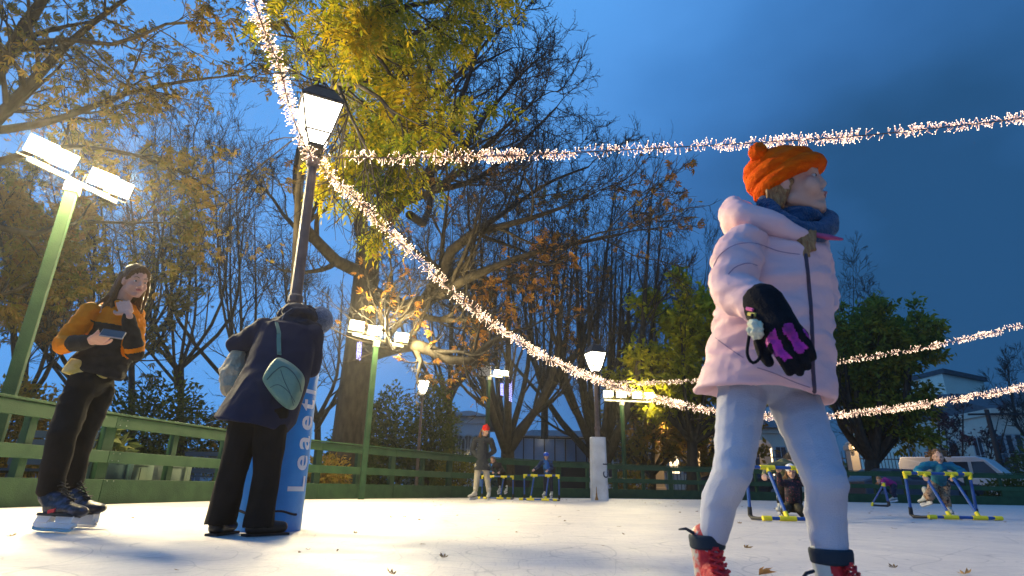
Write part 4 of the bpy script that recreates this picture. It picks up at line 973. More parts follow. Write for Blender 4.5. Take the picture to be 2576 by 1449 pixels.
SKIN = mat('skin', (.52, .30, .22), .5, (.58, .35, .26), 14, .08, 120, spec=.35); SKIN2 = mat('skin_pale', (.60, .33, .24), .55, (.66, .37, .27), 12, .06, 120, spec=.25)
LIP = mat('lips', (.40, .13, .12), .45); EYEW = mat('eye_white', (.62, .60, .58), .25); EYED = mat('eye_dark', (.02, .015, .012), .2)
def head_prims(c, f, u, s=1., kid=0):
    """c = centre of the skull, f = the way the face looks, u = up through the crown"""
    f = nrm(f); u = nrm(np.array(u)-f*np.dot(u, f)); r = np.cross(f, u)
    def q(a, b, z): return np.array(c)+s*(a*r+b*f+z*u)
    p = [ell(q(0, -.012, .02), (.074*s, .093*s, .092*s), r, f), ell(q(0, .028, -.035), (.060*s, .060*s, .082*s), r, f),
         cap(q(-.046, .0, -.065), .022*s, q(-.012, .066, -.103), .016*s), cap(q(.046, .0, -.065), .022*s, q(.012, .066, -.103), .016*s),
         cap(q(-.012, .068, -.103), .017*s, q(.012, .068, -.103), .017*s),
         ell(q(-.034, .055, -.04), ((.026+.007*kid)*s, (.026+.004*kid)*s, (.03+.006*kid)*s), r, f), ell(q(.034, .055, -.04), ((.026+.007*kid)*s, (.026+.004*kid)*s, (.03+.006*kid)*s), r, f),
         cap(q(0, .080, .006), .009*s, q(0, .104-.012*kid, -.033+.003*kid), .0115*s), cap(q(-.011, .092-.008*kid, -.038), .0085*s, q(.011, .092-.008*kid, -.038), .0085*s),
         cap(q(-.040, .069, .014), .011*s, q(-.012, .081, .014), .010*s), cap(q(.040, .069, .014), .011*s, q(.012, .081, .014), .010*s),
         cap(q(-.018, .083, -.064), .008*s, q(.018, .083, -.064), .008*s), cap(q(0, .076, -.08), .012*s, q(0, .074, -.095), .012*s),
         ell(q(-.074, -.008, -.02), (.009*s, .017*s, .030*s), r, f), ell(q(.074, -.008, -.02), (.009*s, .017*s, .030*s), r, f)]
    return p, q, r
def face_bits(root, q, s, r, f):
    e = []
    lp = blob('lips', [cap(q(-.019, .0885, -.062), .0035*s, q(0, .094, -.060), .0045*s), cap(q(.019, .0885, -.062), .0035*s, q(0, .094, -.060), .0045*s), cap(q(-.014, .0885, -.069), .004*s, q(.014, .0885, -.069), .004*s)], .0022*s, LIP, root, 1)
    for sd in (-1, 1):
        ey = MB(); x = blob('eye', [ell(q(sd*.030, .0725, -.006), (.0125*s, .008*s, .0062*s), r, f)], .002*s, EYEW, root, 1)
        blob('iris', [ell(q(sd*.030, .0790, -.006), (.0058*s, .003*s, .0056*s), r, f)], .0016*s, EYED, x, 1)
        blob('eyebrow', [cap(q(sd*.016, .0885, .019), .0028*s, q(sd*.034, .0865, .025), .003*s), cap(q(sd*.034, .0865, .025), .003*s, q(sd*.046, .076, .019), .002*s)], .002*s, HAIRB, root, 1)
def hand_prims(w, d, n, side, s=1., curl=.5, thick=1., spread=.1):
    """w = wrist, d = along the hand, n = out of the palm, side = +1/-1 where the thumb is along d x n"""
    d = nrm(d); n = nrm(np.array(n)-d*np.dot(n, d)); x = np.cross(d, n)*side; w = np.array(w, float); k = s*thick
    p = [cap(w-d*.03*s, .024*k, w+d*.015*s, .025*k)]
    p += [cap(w+d*.02*s+x*a*s, .015*k, w+d*.085*s+x*b*s, .0135*k) for a, b in ((-.022, -.032), (-.008, -.011), (.008, .011), (.022, .032))]
    for i, (b, l) in enumerate(((.033, .070), (.0115, .080), (-.011, .074), (-.033, .058))):
        q = w+d*.088*s+x*b*s; a = curl*(1+.12*i); dd = nrm(d+x*b*spread*10)
        for j, fr in enumerate((.45, .32, .25)):
            a2 = a*(.6+.7*j); v = nrm(dd*math.cos(a2)+n*math.sin(a2)); e = q+v*l*fr*s; p.append(cap(q, (.0105-.001*j)*k, e, (.0098-.0012*j)*k, 10)); q = e
    t0 = w+d*.025*s+x*.026*s; t1 = t0+nrm(d*.6+x*.75+n*.25)*.042*s; t2 = t1+nrm(d*.9+x*.25+n*.3)*.032*s; t3 = t2+nrm(d*.95-x*.05+n*.35)*.024*s
    p += [cap(t0, .016*k, t1, .0125*k, 10), cap(t1, .0125*k, t2, .0108*k, 10), cap(t2, .0108*k, t3, .009*k, 10)]
    return p
HAIRB = mat('brown_hair', (.11, .048, .018), .45, (.30, .15, .055), 90, .8, 140, stretch=(4, 4, .5)); HAIRD = mat('dark_hair', (.018, .010, .008), .5, (.04, .022, .015), 60, .6, 120, stretch=(4, 4, .5))
HAIRA = mat('auburn_hair', (.28, .10, .03), .5, (.50, .26, .10), 60, .6, 120, stretch=(3, 3, .6))
BLADE = mat('steel_blade', (.6, .62, .65), .25, metal=.9); HOLD = mat('blade_holder_white', (.68, .69, .72), .4)
def skate(parent, ankle, heel, toe, s, bootm, lacem=None, holdm=None, vox=.006, cuff=None, shaft=None, figure=False, lug=None):
    """ankle joint, heel and toe points of the sole (world)"""
    ankle, heel, toe = [np.array(q, float) for q in (ankle, heel, toe)]
    f = nrm(toe-heel); L_ = np.linalg.norm(toe-heel); up = nrm(ankle-(heel+f*L_*.27)); up = nrm(up-f*np.dot(up, f)); r = np.cross(f, up)
    def q(a, z, x=0): return heel+f*a*L_+up*z*s+r*x*s
    sh = shaft if shaft is not None else ankle+up*.10*s
    pr = [cap(q(.16, .045), .040*s, q(.30, .05), .042*s), cap(q(.30, .05), .042*s, q(.62, .040), .042*s), cap(q(.62, .040), .042*s, q(.88, .032), .034*s), ell(q(.80, .034), (.11*s, .046*s, .034*s), f, r),
          cap(q(.20, .05), .040*s, ankle, .043*s), cap(ankle, .044*s, sh, .050*s), cap(q(.5, .07), .036*s, ankle+f*.02*s, .040*s)]
    bt = blob('skate_boot', pr, vox, bootm if isinstance(bootm, (list, tuple)) else [bootm], parent, 2, slots=lug)
    so = MB(); pts = []
    for a, w_ in ((-.02, .025), (.1, .034), (.4, .034), (.7, .045), (.9, .038), (1.0, .016)): pts.append((a, w_))
    poly_ = [q(a, .0, w_) for a, w_ in pts]+[q(a, .0, -w_) for a, w_ in pts[::-1]]; p2 = [v+up*.012*s for v in poly_]; k = len(poly_)
    so.add(poly_+p2, [tuple(range(k)), tuple(range(2*k-1, k-1, -1))]+[(i, (i+1) % k, k+(i+1) % k, k+i) for i in range(k)]); so.build('sole', mat('sole_black', (.02, .02, .02), .7), bt)
    h_ = MB(); hm = holdm or HOLD
    def plate(o, outline, w_):
        k = len(outline); A = [q(a, z, w_/2) for a, z in outline]; B = [q(a, z, -w_/2) for a, z in outline]
        o.add(A+B, [tuple(range(k)), tuple(range(2*k-1, k-1, -1))]+[(i, (i+1) % k, k+(i+1) % k, k+i) for i in range(k)])
    plate(h_, [(-.02, .004), (.40, .004), (.31, -.032), (-.04, -.032)], .034); plate(h_, [(.50, .004), (1.0, .004), (1.0, -.032), (.58, -.032)], .038)
    plate(h_, [(-.07, -.026), (1.02, -.026), (1.05, -.038), (.98, -.055), (.02, -.055), (-.09, -.042)], .020)
    ho = h_.build('blade_holder', hm, bt)
    b_ = MB(); plate(b_, [(-.10, -.048), (1.03, -.048), (1.06, -.056), (1.02, -.066), (.92, -.072), (.1, -.072), (-.08, -.066)], .0045); b_.build('blade', BLADE, ho)
    if lacem:
        l_ = MB()
        for i in range(7):
            t = i/6; c = q(.62-.25*t, .085, 0)+(ankle+f*.045*s+up*.08*s-q(.37, .085, 0))*max(0, t-.15)/.85*1.0
            for sg in (-1, 1):
                l_.tube([c-r*.024*s*sg-up*.012*s, c+f*.010*s+up*.004*s, c+r*.024*s*sg+up*.012*s-f*.002*s], .0042*s, 6)
        l_.build('laces', lacem, bt)
    return bt
def body_prims(J, s=1., female=0, fat=1.):
    """a continuous figure under the clothes from the joints"""
    p = []
    g_ = lambda k: np.array(J[k], float)
    p += [cap(g_('neck'), .047*s, g_('head')-(g_('head')-g_('neck'))*.15, .050*s), cap(g_('chest'), .10*s, g_('neck')-(g_('neck')-g_('chest'))*.25, .06*s), cap(g_('pelvis'), .060*s, g_('chest'), .095*s), cap(g_('shL'), .05*s, g_('shR'), .05*s)]
    for S in 'LR':
        p += [cap(g_('sh'+S), .046*s, g_('el'+S), .036*s), cap(g_('el'+S), .036*s, g_('wr'+S), .024*s), cap(g_('hip'+S), .055*s, g_('kn'+S), .040*s), cap(g_('kn'+S), .040*s, g_('an'+S), .024*s)]
    return p
def limb(J, a, b, c, ra, rb, rc):
    a, b, c = [np.array(J[k] if isinstance(k, str) else k, float) for k in (a, b, c)]
    return [cap(a, ra, b, rb), cap(b, rb, c, rc)]
def ringset(cs, n=28): return loft(cs, n)
def tw_(a, b, t): return a+(b-a)*t
# ------------------------------------------------------------------ the child in pink (nearest)
def pt(px, py, Y): return P(px, py, Y)
g0 = empty('person', (.66, 1.5, 0), label='child in a pale pink padded coat and orange bobble hat skating past close by', cat='person')
YG = 1.52
J = dict(head=pt(1984, 464, 1.50), neck=pt(1985, 560, 1.52), chest=pt(1950, 650, 1.53), pelvis=pt(1935, 960, 1.54),
         shR=pt(1862, 610, 1.44), elR=pt(1838, 730, 1.38), wrR=pt(1925, 775, 1.28), shL=pt(2040, 622, 1.62), elL=pt(2062, 740, 1.70), wrL=pt(2050, 860, 1.62),
         hipR=pt(1868, 985, 1.52), knR=pt(1842, 1185, 1.47), anR=pt(1780, 1396, 1.55), hipL=pt(1995, 1000, 1.54), knL=pt(2078, 1215, 1.40), anL=pt(2092, 1436, 1.42))
sg = .80
fd = nrm([.80, -.50, .07]); fu = nrm([-.14, -.04, 1.])
hp, hq, hr = head_prims(J['head'], fd, fu, sg*1.17, 1)
bp_ = body_prims(J, sg)+hp
bodyg = blob('body', bp_, .0042, SKIN2, g0, 3)
face_bits(g0, hq, sg*1.05, hr, fd)
# orange hat: two folded rolls, a cuff and a bobble
ORG = mat('orange_knit', (.85, .085, .001), .85, (.95, .14, .002), 30, .5, 160, stretch=(1, 1, 3), spec=.1)
hu = nrm(fu*1.0-fd*.34); hf = nrm(fd-hu*np.dot(fd, hu)); hc = J['head']
def hring(z, a, b, sh=0): return (hc+hu*(z-.010)+hf*(sh+.004), hr*a, hf*b)
hat = [loft([hring(-.002, .083, .097, .006), hring(.004, .094, .107, .006), hring(.022, .099, .112, .004), hring(.038, .094, .106, .002), hring(.045, .080, .092, 0)]),
       loft([hring(.036, .078, .090, 0), hring(.048, .092, .103, -.002), hring(.066, .094, .104, -.004), hring(.082, .084, .094, -.008), hring(.088, .070, .080, -.010)]),
       loft([hring(.078, .066, .076, -.008), hring(.090, .079, .088, -.012), hring(.106, .074, .080, -.016), hring(.124, .054, .058, -.024), hring(.136, .026, .028, -.03)])]
hato = blob('hat', hat, .0035, ORG, g0, 1, wr=(.0015, 26, (1, 1, 2)))
bc = pt(1908, 384, 1.47)
rs = rg(5); pom = [ell(bc, (.027, .027, .027))]+[ell(bc+unit(rs.normal(size=3))*.020, (.011, .011, .011)) for _ in range(26)]
blob('bobble', pom, .003, ORG, hato, 1, wr=(.002, 60, (1, 1, 1)))
# hair: strands by the ear, auburn tuft below the scarf
hs = [ell(hq(.066, -.035, -.03), (.014, .030, .045), hr, fd), ell(hq(-.066, -.035, -.03), (.014, .030, .045), hr, fd)]
for i in range(16):
    a = rs.uniform(0, 1); p0 = hq(.070, -.055+.075*a, .0-.02*a); hs.append(cap(p0, .009, hq(.072+rs.normal(0, .004), -.075+.05*a, -.075-.02*rs.random()), .004, 8))
    p0 = hq(-.070, -.055+.06*a, 0); hs.append(cap(p0, .009, hq(-.072, -.075+.05*a, -.08), .004, 8))
hs.append(ell(hq(0, -.05, -.02), (.070*sg, .055*sg, .075*sg), hr, fd))
blob('hair', hs, .0032, HAIRA, g0, 1, wr=(.002, 70, (1, 1, .4)))
tf = []
for i in range(26):
    u = rs.uniform(0, 1); a = pt(2002+50*u, 588-3*u, 1.42); b = pt(2026+22*u+rs.normal(0, 5), 632-16*u+rs.normal(0, 6), 1.405); tf.append(cap(a, .011, b, .005, 8))
blob('hair_tuft', tf, .003, HAIRA, g0, 1, wr=(.002, 70, (1, 1, .5)))
rb = [cap(pt(2050, 590, 1.42), .007, pt(2085, 597, 1.40), .008), cap(pt(2085, 597, 1.40), .008, pt(2118, 602, 1.40), .004)]
blob('ribbon', rb, .0025, mat('pink_ribbon', (.40, .06, .16), .6), g0, 1)
# scarf
SCF = mat('navy_knit_scarf', (.006, .045, .125), .9, (.012, .07, .17), 40, .7, 150, sheen=.2)
sc_ = []; ctr = (pt(1925, 520, 1.55), pt(2090, 552, 1.50))
for k_, (dz, rr_, th) in enumerate(((0, 1., .023), (-.018, 1.02, .019))):
    ring = []
    cx_ = pt(2004, 556, 1.52); ux = nrm(pt(2088, 556, 1.48)-pt(1925, 520, 1.57)); uy = nrm(np.cross(ux, [0, -.1, -1.]))
    if uy[1] > 0: uy = -uy
    sp_ = [(1925, 512, 1.50), (1955, 543, 1.455), (1990, 567, 1.435), (2030, 580, 1.43), (2066, 577, 1.44), (2088, 560, 1.475), (2078, 545, 1.54), (2040, 535, 1.60), (1980, 520, 1.63), (1938, 508, 1.58), (1925, 512, 1.50)]
    ring = list(resample([tuple(P(*v)+[0, 0, dz]) for v in sp_], .022)); ring = [ring[min(int(i*len(ring)/24), len(ring)-1)] for i in range(24)]; ring.append(ring[0])
    sc_ += [cap(ring[i], th, ring[i+1], th, 10) for i in range(24)]
sc_ += [ell(pt(2003, 556, 1.52), (.070, .078, .030), V3(1, .1, -.16)), ell(pt(1990, 570, 1.52), (.06, .07, .04))]
blob('scarf', sc_, .004, SCF, g0, 3, wr=(.004, 24, (1, 1, 2)))
# coat
PINK = mat('pink_padded_cloth', (.72, .43, .44), .6, (.78, .50, .51), 3, .30, 17, spec=.25); ZIPM = mat('zip_dark', (.06, .03, .05), .5)
Rt = V3(1, 0, 0)
def cr_(l, r, Yc, dep, tilt=0):
    """ring whose left and right edges are seen at l and r"""
    a = P(*l, Yc); b = P(*r, Yc); c = (a+b)/2; u = (b-a)/2; return (c, u, V3(0, dep, tilt))
cg = [cr_((1935, 585), (2055, 590), 1.53, .055), cr_((1840, 608), (2068, 618), 1.53, .105), cr_((1818, 660), (2076, 668), 1.53, .125), cr_((1812, 735), (2078, 745), 1.53, .13), cr_((1796, 830), (2080, 842), 1.535, .135),
      cr_((1770, 920), (2086, 935), 1.54, .145), cr_((1752, 972), (2092, 1012), 1.545, .152, .0), cr_((1758, 978), (2086, 1020), 1.545, .146), cr_((1790, 965), (2060, 985), 1.54, .11), cr_((1840, 900), (2010, 910), 1.54, .06)]
coat = [loft(cg, 36)]+[cap(J['shR']+[.01, 0, -.012], .062, (J['shR']+J['elR'])/2+[-.004, 0, 0], .060), cap((J['shR']+J['elR'])/2, .060, J['elR'], .056), cap(J['elR'], .056, J['wrR']-(J['wrR']-J['elR'])*.12, .043),
      cap(J['shL']-[.012, 0, .012], .058, J['elL'], .052), cap(J['elL'], .052, J['wrL'], .040)]
co_ = blob('coat', coat, .0048, PINK, g0, 3, wr=(.0095, 8.5, (.8, .8, 2.4)))
# hood lying round the neck
hd = []
path = [pt(2030, 600, 1.43), pt(1985, 582, 1.42), pt(1925, 556, 1.43), pt(1868, 545, 1.47), pt(1850, 540, 1.56), pt(1872, 545, 1.64), pt(1950, 570, 1.66), pt(2050, 592, 1.60)]
rr_ = [.018, .032, .042, .048, .050, .045, .036, .02]
pth = resample([tuple(p) for p in path], .03); rrs = np.interp(np.linspace(0, 1, len(pth)), np.linspace(0, 1, 8), rr_)
for i in range(len(pth)-1): hd.append(cap(pth[i], rrs[i], pth[i+1], rrs[i+1], 12))
hd += [ell(pt(1858, 560, 1.55), (.05, .07, .062)), ell(pt(1838, 528, 1.55), (.028, .06, .034))]
blob('hood', hd, .0045, PINK, co_, 4, wr=(.004, 10, (1, 1, 1.5)))
# zip lies just proud of the coat front
zp = [(2026, 640), (2032, 700), (2038, 770), (2042, 850), (2044, 930), (2050, 1008)]
bpy.context.view_layer.update()
def snap(o, pts, out=.002):
    """drop points seen at these places onto the front of o"""
    r_ = []; off = Vector(wloc(o)); 
    for q in pts:
        d = Vector((P(q[0], q[1], 2)-np.array([0, 0, CAMH]))).normalized(); ok, loc, no, _ = o.ray_cast(Vector((0, 0, CAMH))-off, d)
        if ok: r_.append(np.array(loc+off+no*out))
    return r_
z_ = snap(co_, [tuple(p) for p in resample(zp, 12)])
if len(z_) > 2:
    k = MB(); k.tube([p for p in z_], .0048, 6); k.build('zip', ZIPM, co_)
SEAM = mat('coat_seam', (.36, .20, .27), .7)
for ln_ in ([(1832, 690), (1850, 672), (1880, 662), (1905, 668)], [(1905, 985-60), (1950, 940), (2000, 962), (2038, 975)], [(1800, 850), (1840, 880), (1870, 900)], [(1795, 670), (1812, 640), (1850, 616), (1900, 612), (1960, 632), (2012, 640)]):
    q = snap(co_, [tuple(p) for p in resample(ln_, 10)], .0)
    if len(q) > 2: k = MB(); k.tube(q, .0014, 5); k.build('seam', SEAM, co_)
# glove
GLV = mat('black_glove_cloth', (.005, .005, .008), .85, (.010, .010, .014), 40, .3, 200, spec=.15); MAG = mat('magenta_print', (.42, .015, .30), .6, (.16, .01, .14), 30, .3, 80, cut=(.42, .62))
gw = J['wrR']; gt = pt(2015, 905, 1.20); gd = nrm(gt-gw)
gn = nrm(np.cross(gd, nrm([.3, .9, .35])))   # palm faces the body
gn = nrm([.35, .75, -.15]-gd*np.dot([.35, .75, -.15], gd))
glp = hand_prims(gw+gd*.035, gd, gn, -1, .86, .42, 1.55, .05)+[cap(gw-gd*.015, .050, gw+gd*.035, .047), cap(gw+gd*.03, .046, gw+gd*.075, .043)]
xs = np.cross(gd, gn)
def gslot(c):
    v = c-(gw+gd*.035); a = v@gd; n_ = -(v@gn); x = v@xs
    wv = np.array([mnoise.noise(Vector(q*45)) for q in c])
    return ((a > .055) & (a < .155) & (n_ > -.002) & (wv+.35*np.sin(x*160) > -.12) & (np.abs(x+.004) < .045)).astype(int)
glo = blob('glove', glp, .0032, [GLV, MAG], g0, 1, slots=gslot)
k = MB(); q = snap(glo, [(1885, 772), (1898, 775)], .002)
for i, (pts_, m_) in enumerate((([(1880, 776), (1896, 780)], mat('pink_tab', (.6, .1, .3), .6)), ([(1884, 790), (1902, 792)], mat('yellow_tab', (.6, .5, .1), .6)))):
    q = snap(glo, pts_, .001)
    if len(q) == 2: k = MB(); k.tube(q, .0045, 6); k.build('tab', m_, glo)
# other glove, mostly hidden
gw2 = J['wrL']; blob('glove', hand_prims(gw2, nrm([-.1, -.1, -1]), nrm([-1, .2, 0]), 1, .86, .5, 1.5)+[cap(gw2+[0, 0, .03], .045, gw2, .04)], .0045, GLV, g0, 1)
# dangling cord and white fluffy charm
wb = pt(1900, 828, 1.24); blob('fluffy_charm', [ell(wb, (.014, .014, .020))]+[ell(wb+unit(rs.normal(size=3))*[.013, .012, .019], (.006, .006, .006)) for _ in range(40)], .0022, mat('cream_fluff', (.62, .60, .44), .95), glo, 0, wr=(.003, 90, (1, 1, 1)))
k = MB(); k.tube(list(resample([tuple(v) for v in (pt(1893, 790, 1.25), pt(1884, 850, 1.25), pt(1880, 890, 1.25), pt(1892, 912, 1.25), pt(1908, 905, 1.25), pt(1912, 885, 1.25), pt(1898, 845, 1.245))], .006)), .0036, 7); k.build('wrist_cord', GLV, glo, smooth=True)
# jeans
JEAN = mat('light_blue_denim', (.38, .39, .47), .85, (.47, .48, .55), 5, .25, 300, spec=.15)
hipR, knR, anR, hipL, knL, anL = [J[k_] for k_ in ('hipR', 'knR', 'anR', 'hipL', 'knL', 'anL')]
kcR = tw_(knR, anR, .35)+V3(-.004, .014, 0); kcL = tw_(knL, anL, .35)+V3(0, .014, 0)
jp = [cap(hipR+[0, 0, .05], .072, hipL+[0, 0, .05], .072), cap(hipR, .062, tw_(hipR, knR, .5), .055), cap(tw_(hipR, knR, .5), .055, knR, .046), ell(knR+V3(.002, -.006, 0), (.042, .044, .05)), cap(knR, .044, kcR, .044), cap(kcR, .044, tw_(knR, anR, .75), .034), cap(tw_(knR, anR, .75), .034, anR, .029),
      cap(hipL, .066, tw_(hipL, knL, .5), .058), cap(tw_(hipL, knL, .5), .058, knL, .047), ell(knL+V3(.0, -.006, 0), (.044, .045, .05)), cap(knL, .045, kcL, .045), cap(kcL, .045, tw_(knL, anL, .75), .038), cap(tw_(knL, anL, .75), .038, anL+[0, 0, .01], .036)]
for kk, aa, r_ in ((knR, anR, .033), (knL, anL, .038)):      # cloth gathered above the boots and behind the knees
    for t_ in (.80, .87, .93): c_ = tw_(kk, aa, t_); jp.append(ell(c_+V3(rs.normal(0, .003), rs.normal(0, .003), 0), (r_*.98, r_*.98, .008), V3(1, 0, rs.normal(0, .2))))
blob('jeans', jp, .0045, JEAN, g0, 4, wr=(.0030, 13, (1, 1, 1.6)))
# skates
SHELL = mat('grey_skate_shell', (.40, .42, .40), .45, (.50, .51, .48), 7, .1, 40); REDL = mat('red_lacing', (.42, .008, .018), .55, (.55, .02, .03), 30, .6, 60); NAVC = mat('navy_cuff', (.008, .02, .035), .8); FLOR = mat('floral_shell', (.42, .38, .33), .5, (.50, .06, .05), 38, .2, 60, cut=(.48, .56))
def girl_skate(an, toe_dir, lift, out, mat_side):
    td = nrm(toe_dir); hl = an-V3(0, 0, .105)-td*.055; sh = an+V3(0, 0, .035)
    def lug(c): v = c-an; fr = v@td; sd = np.abs(v@np.cross(td, [0, 0, 1.])); return np.where((fr > .020) & (sd < .034), 1, 0)
    bt = skate(g0, an-[0, 0, .035], hl, hl+td*.205, .80, [mat_side, REDL], REDL, HOLD, .0042, shaft=sh, lug=lug)
    lg = nrm(sh-an+V3(0, 0, .02)); e1 = nrm(td-lg*np.dot(td, lg)); e2 = np.cross(lg, e1)
    cf = [loft([(sh+lg*z+e1*.004, e1*r1, e2*r1*.92) for z, r1 in ((-.022, .040), (-.018, .0455), (.004, .0475), (.012, .046), (.012, .036), (-.01, .030))])]
    blob('cuff', cf, .003, NAVC, bt, 1)
    return bt, td
b1, _ = girl_skate(anR-[0, 0, .0], (.12, -.99, -.0), 0, 0, FLOR); b2, _ = girl_skate(anL+[0, 0, 0], (.50, -.86, 0), 0, 0, SHELL)
k = MB(); a0 = anR+V3(-.03, -.01, .048); k.tube([a0, a0+[-.022, 0, .012], a0+[-.04, 0, .010]], [.005, .004, .002], 6); k.build('pull_tab', NAVC, b1)
k = MB(); a0 = anL+V3(.045, -.045, -.01); k.tube([a0, a0+[.04, -.0, -.012], a0+[.085, 0, -.035], a0+[.12, .0, -.05]], .0042, 6); k.tube([a0, a0+[.03, -.02, -.03], a0+[.06, -.02, -.07]], .0042, 6); k.build('loose_lace', REDL, b2)
k = MB(); a0 = anL+V3(-.045, -.01, .0); k.tube([a0, a0+[-.02, -.005, -.004], a0+[-.036, -.005, -.022]], .0038, 6); k.build('pull_tab', NAVC, b2)

# ------------------------------------------------------------------ teenager on the left
t0 = empty('person', (-2.6, 3.9, 0), label='long haired teenager in an orange and black hoodie looking down, phone in one hand', cat='person')
T = dict(head=pt(342, 706, 3.86), neck=pt(303, 760, 3.9), chest=pt(290, 830, 3.92), pelvis=pt(232, 955, 3.92),
         shR=pt(226, 785, 3.80), elR=pt(156, 868, 3.72), wrR=pt(232, 858, 3.56), shL=pt(340, 790, 4.02), elL=pt(338, 885, 3.86), wrL=pt(322, 790, 3.74),
         hipR=pt(198, 985, 3.82), knR=pt(158, 1095, 3.66), anR=pt(120, 1248, 3.72), hipL=pt(252, 985, 4.0), knL=pt(208, 1095, 3.98), anL=pt(172, 1238, 4.06))
fdT = nrm([.80, -.52, -.22]); fuT = nrm([.12, -.15, 1.])
hp, hqT, hrT = head_prims(T['head'], fdT, fuT, 1.)
hR = hand_prims(T['wrR'], nrm(pt(270, 846, 3.42)-T['wrR']), nrm([.05, .35, 1.]), -1, 1.0, .45, 1.05)
hL = hand_prims(T['wrL'], nrm(pt(302, 744, 3.80)-T['wrL']), nrm([-.5, .85, .1]), 1, 1.0, .16, 1.0, .06)
blob('body', body_prims(T, 1.)+hp+hR+hL, .0055, SKIN2, t0, 2)
face_bits(t0, hqT, 1., hrT, fdT)
# hair: cap plus long locks
hs = [ell(hqT(0, -.022, .034), (.080, .098, .090), hrT, fdT)]
rs = rg(6)
for i in range(46):
    a = rs.uniform(-1, 1); sd = 1 if i % 2 else -1
    p0 = hqT(sd*.074, -.02-.05*abs(a), .03*a); p1 = hqT(sd*(.080+.012*rs.random()), -.055-.03*rs.random(), -.09); p2 = p1+V3(rs.normal(-.02, .018), rs.normal(0, .02), -.10-.09*rs.random()); 
    p2 = p2+V3(-.035*(i % 3 == 0), 0, 0); hs += [cap(p0, .017, p1, .016, 8), cap(p1, .016, p2, .008, 8)]
for i in range(24):
    x = rs.uniform(-.065, .065); p0 = hqT(x, -.09, .02); p1 = hqT(x*1.1, -.11, -.10); p2 = p1+V3(rs.normal(-.045, .022), rs.normal(.01, .02), -.13-.05*rs.random()); hs += [cap(p0, .02, p1, .018, 8), cap(p1, .018, p2, .007, 8)]
for sd in (-1, 1):      # the parting falls beside the face
    hs += [cap(hqT(sd*.01, .055, .098), .012, hqT(sd*.055, .050, .060), .012, 8), cap(hqT(sd*.055, .050, .060), .012, hqT(sd*.072, .022, .0), .009, 8)]
hs += [cap(hqT(-.076, .03, .0), .012, hqT(-.085, .03, -.10), .012, 8), cap(hqT(-.085, .03, -.10), .012, hqT(-.085, .02, -.22), .007, 8)]
# cut the hair away from the face by keeping it off the front
blob('hair', hs, .005, HAIRB, t0, 1, wr=(.0035, 55, (1, 1, .25)))
ORS = mat('orange_sweatshirt', (.68, .19, .006), .85, (.74, .23, .010), 20, .3, 250, spec=.15); BLS = mat('charcoal_sweatshirt', (.020, .018, .018), .9, (.030, .027, .027), 20, .3, 250, spec=.15); GRY = mat('grey_stripe', (.10, .08, .10), .9)
tor = [cr_((262, 762), (338, 768), 3.92, .07), cr_((222, 786), (352, 796), 3.92, .105), cr_((226, 830), (352, 838), 3.92, .13), cr_((212, 880), (336, 888), 3.92, .135), cr_((178, 915), (312, 930), 3.91, .14), cr_((166, 928), (303, 955), 3.90, .142), cr_((172, 932), (296, 958), 3.90, .132), cr_((200, 900), (280, 920), 3.9, .08)]
hoo = [loft(tor, 32), cap(T['shR'], .066, tw_(T['shR'], T['elR'], .5), .062), cap(tw_(T['shR'], T['elR'], .5), .062, T['elR'], .060), cap(T['elR'], .060, tw_(T['elR'], T['wrR'], .92), .040),
       cap(T['shL'], .062, T['elL'], .060), cap(T['elL'], .060, tw_(T['elL'], T['wrL'], .5), .052), cap(tw_(T['elL'], T['wrL'], .5), .052, tw_(T['elL'], T['wrL'], .9), .040),
       cap(pt(298, 762, 3.84), .03, pt(272, 760, 3.92), .035), cap(pt(272, 760, 3.92), .035, pt(285, 758, 4.0), .03), cap(pt(320, 778, 3.82), .03, pt(298, 762, 3.84), .03)]
def onseg(c, a, b):
    d = b-a; L2 = d@d; t = np.clip((c-a)@d/L2, 0, 1); return t, np.linalg.norm(c-a-t[:, None]*d, axis=1)
def tslot(c):
    tR1, dR1 = onseg(c, T['shR'], T['elR']); tR2, dR2 = onseg(c, T['elR'], T['wrR']); tL1, dL1 = onseg(c, T['shL'], T['elL']); tL2, dL2 = onseg(c, T['elL'], T['wrL'])
    s_ = np.ones(len(c), int)                      # 0 orange, 1 charcoal, 2 stripe
    zY = pt(290, 822, 3.9)[2]; up_ = c[:, 2] > zY+(c[:, 0]-pt(290, 822, 3.9)[0])*-.12; s_[up_] = 0
    arm = (dR1 < .078) & (dR1 < dR2+.01) & (c[:, 0] < T['shR'][0]+.05); s_[arm] = 0
    fo = (dR2 < .075) & (dR2 < dR1); s_[fo & (tR2 < .38)] = 0; s_[fo & (tR2 >= .38)] = 1
    al = (dL1 < .078) & (dL1 < dL2) & (c[:, 0] > T['shL'][0]-.055) & (tL1 > .25); s_[al] = 0
    fl = (dL2 < .075) & (dL2 < dL1); s_[fl & (tL2 > .12)] = 1; s_[fl & (tL2 <= .12)] = 0
    # stripe down the outside of the sleeve
    dr = nrm(T['elR']-T['shR']); sd = nrm(np.cross(dr, [0, 1, 0.])); q = (c-T['shR'])@nrm([-.75, -.1, .55]); st = arm & (q > .048) & (np.abs((c-T['shR'])@nrm(np.cross(dr, nrm([-.75, -.1, .55])))) < .016); s_[st] = 2
    nk = np.linalg.norm(c-pt(300, 762, 3.88), axis=1) < .075; s_[nk & (c[:, 2] > pt(300, 778, 3.9)[2])] = 1
    return s_
blob('hoodie', hoo, .0055, [ORS, BLS, GRY], t0, 2, wr=(.0085, 9, (.8, .8, 1.7)), slots=tslot)
